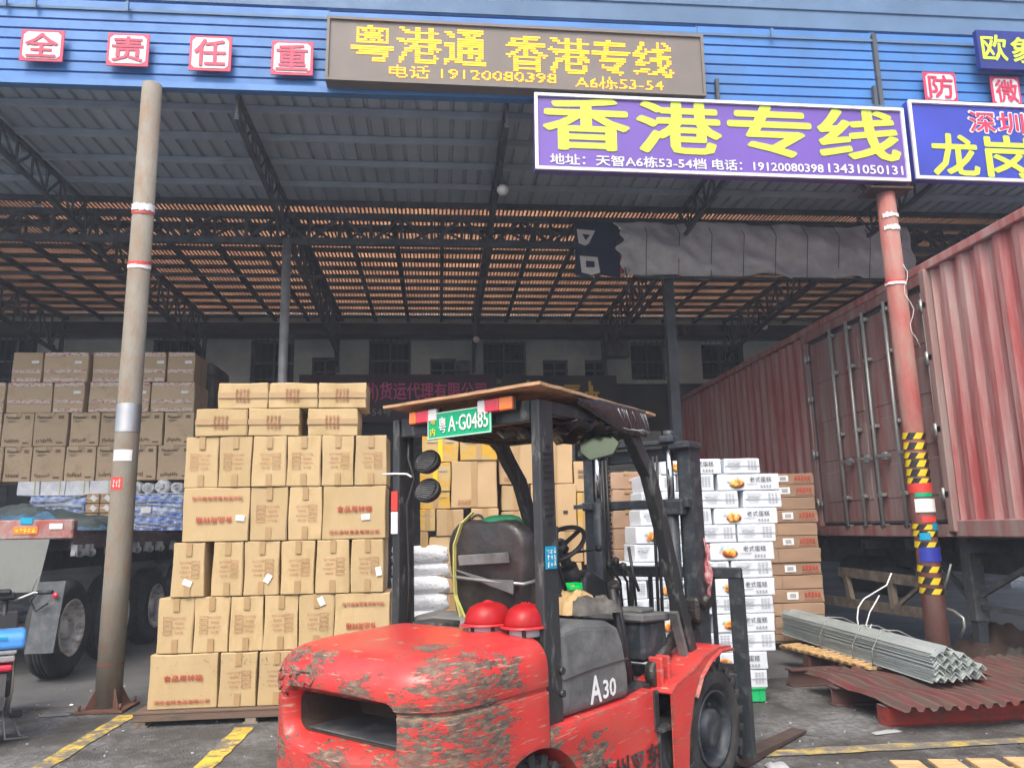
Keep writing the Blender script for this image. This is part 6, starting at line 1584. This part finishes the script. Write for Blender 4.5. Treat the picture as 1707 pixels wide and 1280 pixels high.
# --- mast
ma=bpy.data.objects.new('mast',None); COL.objects.link(ma); ma.parent=fk; ma.location=(1.85,0,0)
for s in (-1,1):
    bm=NB()   # outer channel
    prism(bm,[(-.075,s*.43),(.075,s*.43),(.075,s*.35),(.055,s*.35),(.055,s*.405),(-.055,s*.405),(-.055,s*.35),(-.075,s*.35)],.09,2.06,'z'); obj('outer_rail', bm,'fl_mast',ma)
    bm=NB(); prism(bm,[(-.05,s*.395),(.05,s*.395),(.05,s*.32),(.03,s*.32),(.03,s*.37),(-.03,s*.37),(-.03,s*.32),(-.05,s*.32)],.12,2.10,'z'); obj('inner_rail', bm,'fl_mast',ma)
    bm=NB(); tube(bm,[(-.10,s*.29,.15),(-.10,s*.29,1.72)],.043,16); o=obj('lift_cylinder', bm,'fl_mast',ma)
    bm=NB(); tube(bm,[(-.10,s*.29,1.70),(-.10,s*.29,2.06)],.024,14); obj('piston_rod', bm,'chrome',o)
    bm=NB()
    for k in range(46): box(bm,(-.035,s*.245,.55+k*.033),(.014,.028 if k%2 else .02,.026))
    obj('lift_chain', bm,'grease',ma)
    bm=NB(); box(bm,(-.02,s*.37,2.085),(.20,.16,.05),bev=.01); box(bm,(-.09,s*.29,2.13),(.10,.11,.05),bev=.008); tube(bm,[(-.09,s*.29,2.14),(-.09,s*.29,2.19)],.035,12); obj('rail_cap', bm,'fl_mast',ma)
    bm=NB(); tube(bm,[(-.14,s*.22,2.02),(-.15,s*.21,1.5),(-.14,s*.20,.9),(-.05,s*.18,.6)],.011,7); tube(bm,[(-.14,s*.19,2.02),(-.15,s*.18,1.5),(-.14,s*.17,.9),(-.05,s*.15,.6)],.011,7); obj('mast_hose', bm,'plastic_black',ma)
bm=NB(); box(bm,(.02,0,2.04),(.06,.70,.09),bev=.008); box(bm,(-.055,0,2.115),(.10,.66,.03),bev=.006); obj('top_crossmember', bm,'fl_mast',ma)
bm=NB(); box(bm,(-.10,0,1.70),(.05,.84,.06),bev=.006); box(bm,(-.11,-.33,1.67),(.09,.12,.10),bev=.01); box(bm,(-.13,.40,1.70),(.03,.16,.03)); obj('middle_crossmember', bm,'fl_mast',ma)
bm=NB(); box(bm,(.0,0,.30),(.06,.74,.14),bev=.008); obj('lower_crossmember', bm,'fl_mast',ma)
bm=NB(); box(bm,(-.08,-.40,1.02),(.10,.10,.16),bev=.02); tube(bm,[(-.12,-.36,1.0),(-.2,-.34,.94)],.03,10); tube(bm,[(-.06,-.45,1.08),(-.06,-.50,1.06)],.05,12); obj('carriage_roller_box', bm,'grease',ma)
bm=NB()
for i in range(9):
    u=i/8; 
V=[[bm.verts.new((.045-.012*math.sin(j*1.4+i),-.435-.035*i/5-.012*math.sin(i*2+j),1.47-.42*j/9-.03*(i/5)*(1-j/9)*2)) for i in range(6)] for j in range(10)]
for j in range(9):
    for i in range(5):
        if (j>6 and i>2): continue
        f=bm.faces.new((V[j][i],V[j][i+1],V[j+1][i+1],V[j+1][i])); f.smooth=True
mat('rag_red',(.45,.10,.12),.7,var=.3,scale=30,dirt=(.55,.35,.35),damt=.45,dscale=25)
o=obj('red_rag', bm,'rag_red',ma); md=o.modifiers.new('s','SOLIDIFY'); md.thickness=.006
# --- carriage, backrest, forks
ca=bpy.data.objects.new('fork_carriage',None); COL.objects.link(ca); ca.parent=fk; ca.location=(2.02,0,0)
bm=NB(); box(bm,(0,0,.55),(.04,1.10,.10),bev=.006); box(bm,(0,0,.16),(.04,1.10,.10),bev=.006); obj('carriage_bar', bm,'fl_mast',ca)
bm=NB()
for s in (-1,1): box(bm,(-.06,s*.28,.36),(.10,.04,.46)); 
obj('carriage_plate', bm,'fl_mast',ca)
br=bpy.data.objects.new('load_backrest',None); COL.objects.link(br); br.parent=fk; br.location=(2.06,0,0)
bm=NB(); box(bm,(0,0,1.235),(.05,1.22,.075),bev=.010); obj('top_bar', bm,'fl_mast',br)
for s in (-1,1):
    bm=NB(); prism(bm,[(-.03,.09),(.03,.09),(.03,1.20),(-.03,1.20)],s*.61,s*.525,'y'); obj('side_bar', bm,'fl_mast',br)
for y in (-.40,-.24,-.08,.08,.24,.40):
    bm=NB(); box(bm,(.0,y,.92),(.022,.026,.56)); obj('upright', bm,'fl_mast',br)
bm=NB(); box(bm,(0,0,.64),(.03,1.04,.03)); obj('lower_bar', bm,'fl_mast',br)
for s in (-1,1):
    bm=NB(); w_=.06; yc=s*.47
    pr_=[(2.045,.035),(2.045,.62),(2.09,.62),(2.09,.075),(2.16,.062),(3.22,.022),(3.22,.012),(2.10,.012)]
    prism(bm,pr_,yc-w_,yc+w_,'y'); obj('fork', bm,'rust_dark' if s<0 else 'fl_mast',fk)
# --- wheels
def fwheel(x,y,r,w,lugs=22,rr_=.57):
    s = 1 if y>0 else -1
    e=bpy.data.objects.new('wheel',None); COL.objects.link(e); e.parent=fk; e.location=(x,y,r); e.rotation_euler=(0,0,0 if s>0 else math.pi)
    M_=Matrix.Rotation(R(-90),4,'X')   # lathe axis -> +y
    bm=NB(); lathe(bm,[(r*rr_,-w/2+.03),(r*.66,-w/2+.005),(r*.80,-w/2),(r*.88,-w/2+.012),(r*.955,-w/2+.03),(r*.965,0),(r*.955,w/2-.03),(r*.88,w/2-.012),(r*.84,w/2+.004),(r*.80,w/2-.002),(r*.70,w/2+.006),(r*.66,w/2-.005),(r*rr_,w/2-.03)],M=M_,seg=48)
    for k in range(lugs):
        a=2*math.pi*k/lugs
        for sd,off in ((-1,0),(1,math.pi/lugs)):
            T=Matrix.Rotation(-(a+off),4,'Y')
            box(bm,(r*.975,sd*w*.24,0),(.026,w*.50,.052),rot=(R(sd*14),0,0),bev=.006,M=T)
            box(bm,(r*.935,sd*(w*.485),0.006),(.06,.014,.040),bev=.005,M=T)
    obj('tyre', bm,'rubber',e)
    bm=NB(); lathe(bm,[(r*rr_,w/2-.03),(r*rr_*1.02,w/2-.006),(r*rr_*.96,w/2-.006),(r*rr_*.92,w/2-.06),(r*.46,w/2-.11),(r*.40,w/2-.12),(r*.36,w/2-.10),(r*.30,w/2-.10),(r*.28,w/2-.02),(r*.22,w/2-.012),(0,w/2-.012)],M=M_,seg=36)
    for k in range(8):
        a=k*math.pi/4; c=M_@Vector((r*.40*math.cos(a),r*.40*math.sin(a),w/2-.12)); tube(bm,[c,c+Vector((0,.035,0))],.017,6)
    obj('rim', bm,'fl_mast',e); return e
fwheel(1.53,-.50,.372,.24); fwheel(1.53,.50,.372,.24); fwheel(-.12,-.44,.28,.18,18); fwheel(-.12,.44,.28,.18,18)
# objects resting on the forklift
from math import cos, sin
FM = Matrix.Translation(fk.location) @ Matrix.Rotation(fk.rotation_euler.z,4,'Z')
def helmet(lx, ly, lz, rz, lab):
    t=thing('hard_hat',lab,'hard hat',FM@Vector((lx,ly,lz)),rz,'red hard hats on the forklift'); t.scale=(.90,.90,.88)
    bm=NB(); lathe(bm,[(.118,.055),(.120,.07),(.112,.11),(.092,.145),(.06,.165),(.025,.173),(0,.174)],M=Matrix.Diagonal((1.12,.95,1,1)),seg=28)
    bmesh.ops.solidify(bm,geom=bm.faces[:],thickness=.003); obj('shell', bm,'helmet_red',t,smooth=True)
    bm=NB(); lathe(bm,[(.119,.055),(.135,.050),(.137,.053),(.120,.062)],M=Matrix.Diagonal((1.17,.97,1,1)),seg=28)
    for v in bm.verts:
        if v.co.x>.08: v.co.x+=.035*(v.co.x-.08)/.07; v.co.z-=.010
    obj('brim', bm,'helmet_red',t,smooth=True)
    bm=NB()
    for y in (-.02,0,.02): tube(bm,[(.12,y,.085),(.08,y,.148),(0,y,.178-abs(y)*.1),(-.08,y,.148),(-.12,y,.085)],.005,6)
    obj('crown_ridges', bm,'helmet_red',t)
    bm=NB(); lathe(bm,[(.105,.058),(.108,.012),(.104,.005),(.100,.012),(.098,.058)],M=Matrix.Diagonal((1.08,.92,1,1)),seg=28); obj('inner_headband', bm,'print_lightgrey',t)
    bm=NB()
    for k in range(6):
        a=R(60*k+20); box(bm,(.112*math.cos(a)*1.05,.112*math.sin(a)*.92,.03),(.006,.022,.045),rot=(0,0,a)); 
    obj('strap_tabs', bm,'tape_black',t); return t
helmet(.0,-.185,1.05,R(20),'red hard hat on the forklift behind the seat, left of two')
helmet(.015,-.41,1.05,R(60),'red hard hat beside the near roof pillar, right of two')
t=thing('plastic_clip','bright green plastic clip box on the cloth beside the driver seat','clip box',FM@Vector((.60,-.28,1.22)),R(30))
bm=NB(); box(bm,(0,0,.01),(.09,.05,.02),bev=.004); box(bm,(0,.02,.028),(.08,.012,.02),bev=.003); box(bm,(.03,-.01,.028),(.012,.04,.02)); obj('clip_body', bm,'plastic_green',t)
t=thing('work_gloves','khaki work gloves and cloth bundled beside the driver seat','gloves',FM@Vector((.60,-.28,1.10)),R(30)); heap('glove_cloth',0,0,.13,.10,.14,'wood_yellow',t,4,16,10); heap('dark_cloth',.06,-.06,.16,.10,.10,'cargo_dark',t,5,16,10)

# ================================================================== ELECTRIC SCOOTER, LEFT EDGE
v=at(0,1246,Z=0)
sc_=thing('electric_scooter','blue electric scooter with black basket seen from behind at the left edge','scooter',(v.x-.16,v.y+.16,0),R(116)); sc_.scale = (.97,.97,.97)
# local +x forward
def swheel(x,r,nm='wheel'):
    e=bpy.data.objects.new(nm,None); COL.objects.link(e); e.parent=sc_; e.location=(x,0,r); M_=Matrix.Rotation(R(90),4,'X')
    bm=NB(); lathe(bm,[(r*.70,-.035),(r*.88,-.045),(r*.97,-.03),(r,0),(r*.97,.03),(r*.88,.045),(r*.70,.035)],M=M_,seg=32); obj('tyre', bm,'rubber',e)
    bm=NB(); lathe(bm,[(r*.72,-.03),(r*.72,.03),(r*.6,.02),(r*.2,.035),(0,.035)],M=M_,seg=24); lathe(bm,[(r*.72,-.03),(r*.6,-.02),(r*.2,-.035),(0,-.035)],M=M_,seg=24); obj('rim', bm,'aluminium',e)
swheel(0,.235); swheel(1.12,.235)
bm=NB(); prism(bm,[(-.20,.36),(-.26,.50),(-.20,.62),(.25,.66),(.45,.60),(.50,.36),(.35,.30),(.15,.42),(-.05,.48)],-.11,.11,'y'); o=obj('body_shell', bm,'plastic_black',sc_); md=o.modifiers.new('v','BEVEL'); md.width=.02; md.segments=3
bm=NB(); prism(bm,[(-.30,.74),(-.29,.84),(-.24,.885),(-.02,.885),(.02,.84),(.02,.74)],-.185,.185,'y'); o=obj('rear_box', bm,'scooter_blue',sc_); md=o.modifiers.new('v','BEVEL'); md.width=.03; md.segments=3
bm=NB(); box(bm,(-.303,0,.83),(.003,.12,.02)); obj('raised_badge', bm,'sticker_blue',o)
bm=NB(); box(bm,(-.14,0,.72),(.30,.26,.03),bev=.008); box(bm,(-.27,0,.67),(.03,.24,.05),bev=.01); obj('luggage_rack', bm,'aluminium',sc_)
bm=NB(); prism(bm,[(.0,.76),(.02,.82),(.35,.80),(.50,.76),(.50,.68),(.0,.68)],-.13,.13,'y'); o=obj('seat', bm,'plastic_black',sc_); md=o.modifiers.new('v','BEVEL'); md.width=.03; md.segments=3
bm=NB(); box(bm,(-.27,0,.60),(.04,.22,.05),bev=.015); obj('tail_lamp', bm,'lens_red',sc_)
bm=NB(); prism(bm,[(-.27,.56),(-.34,.40),(-.36,.30),(-.34,.30),(-.31,.40),(-.22,.55)],-.075,.075,'y'); fe=obj('rear_fender', bm,'plastic_black',sc_)
bm=NB(); box(bm,(-.352,0,.40),(.012,.05,.07),rot=(0,R(14),0),bev=.006); obj('reflector', bm,'lens_red',fe)
bm=NB(); box(bm,(.72,0,.30),(.50,.24,.05),bev=.015); obj('foot_deck', bm,'plastic_black',sc_)
bm=NB(); prism(bm,[(.93,.30),(.99,.95),(1.07,.95),(1.05,.30)],-.12,.12,'y'); o=obj('front_shield', bm,'plastic_black',sc_); md=o.modifiers.new('v','BEVEL'); md.width=.02; md.segments=2
bm=NB(); tube(bm,[(1.12,0,.235),(1.06,.0,.60),(.98,0,1.05)],.022,8); obj('fork_column', bm,'plastic_black',sc_)
bm=NB(); tube(bm,[(.90,-.36,1.10),(.96,-.22,1.10),(1.0,-.08,1.04),(1.0,.08,1.04),(.96,.22,1.10),(.90,.36,1.10)],.013,8); obj('handlebar', bm,'metal_edge',sc_)
for s in (-1,1):
    bm=NB(); tube(bm,[(.96,s*.24,1.10),(.89,s*.37,1.10)],.019,10); obj('grip', bm,'plastic_black',sc_)
    bm=NB(); tube(bm,[(.98,s*.20,1.10),(.97,s*.23,1.22),(.93,s*.26,1.27)],.005,5); obj('brake_lever', bm,'grey_metal',sc_)
bm=NB(); box(bm,(.98,0,1.08),(.12,.16,.07),bev=.02); box(bm,(.92,.02,1.12),(.06,.12,.05),rot=(0,R(20),0),bev=.015); obj('instrument_pod', bm,'plastic_black',sc_)
bm=NB()
for z in (.72,.84,.96):
    for (a,b) in (((1.10,-.14),(1.10,.14)),((1.10,.14),(1.30,.14)),((1.30,.14),(1.30,-.14)),((1.30,-.14),(1.10,-.14))): bar(bm,(*a,z),(*b,z),.006,.006)
for k in range(8):
    for x_ in (1.10,1.30): bar(bm,(x_,-.14+.04*k,.72),(x_,-.14+.04*k,.96),.004,.004,up=(0,1,0))
for k in range(6):
    for y_ in (-.14,.14): bar(bm,(1.10+.04*k,y_,.72),(1.10+.04*k,y_,.96),.004,.004,up=(0,1,0))
obj('basket', bm,'plastic_black',sc_)
bm=NB(); tube(bm,[(.02,-.06,.24),(-.03,-.10,.02),(-.03,-.26,.012),(.08,-.20,.012),(.10,-.08,.30)],.010,7); obj('kickstand', bm,'metal_edge',sc_)
bm=NB(); tube(bm,[(-.05,-.09,.68),(-.02,-.11,.40),(0,-.09,.235)],.022,8); obj('shock_absorber', bm,'aluminium',sc_)
bm=NB(); box(bm,(.12,-.16,.18),(.14,.09,.04),bev=.01); obj('pedal', bm,'plastic_black',sc_)

# tidy: drop helper-only properties
for o in bpy.data.objects:
    for k in ('w','h'):
        if k in o: del o[k]

# ------------------------------------------------------------------ thin haze of the yard
bm = NB(); box(bm,(0,0,4.6),(204,204,11.4))
hm = bpy.data.materials.new('haze_air'); hm.use_nodes = True; hm.node_tree.nodes.clear()
ho = hm.node_tree.nodes.new('ShaderNodeOutputMaterial'); hv_ = hm.node_tree.nodes.new('ShaderNodeVolumePrincipled')
hv_.inputs['Color'].default_value = (.80,.88,1,1); hv_.inputs['Density'].default_value = .0055; hv_.inputs['Anisotropy'].default_value = .3
hm.node_tree.links.new(hv_.outputs[0], ho.inputs['Volume'])
hz_ = obj('haze', bm, hm); hz_['kind'] = 'stuff'; hz_['label'] = 'thin pale haze in the air of the loading yard'; hz_['category'] = 'haze'
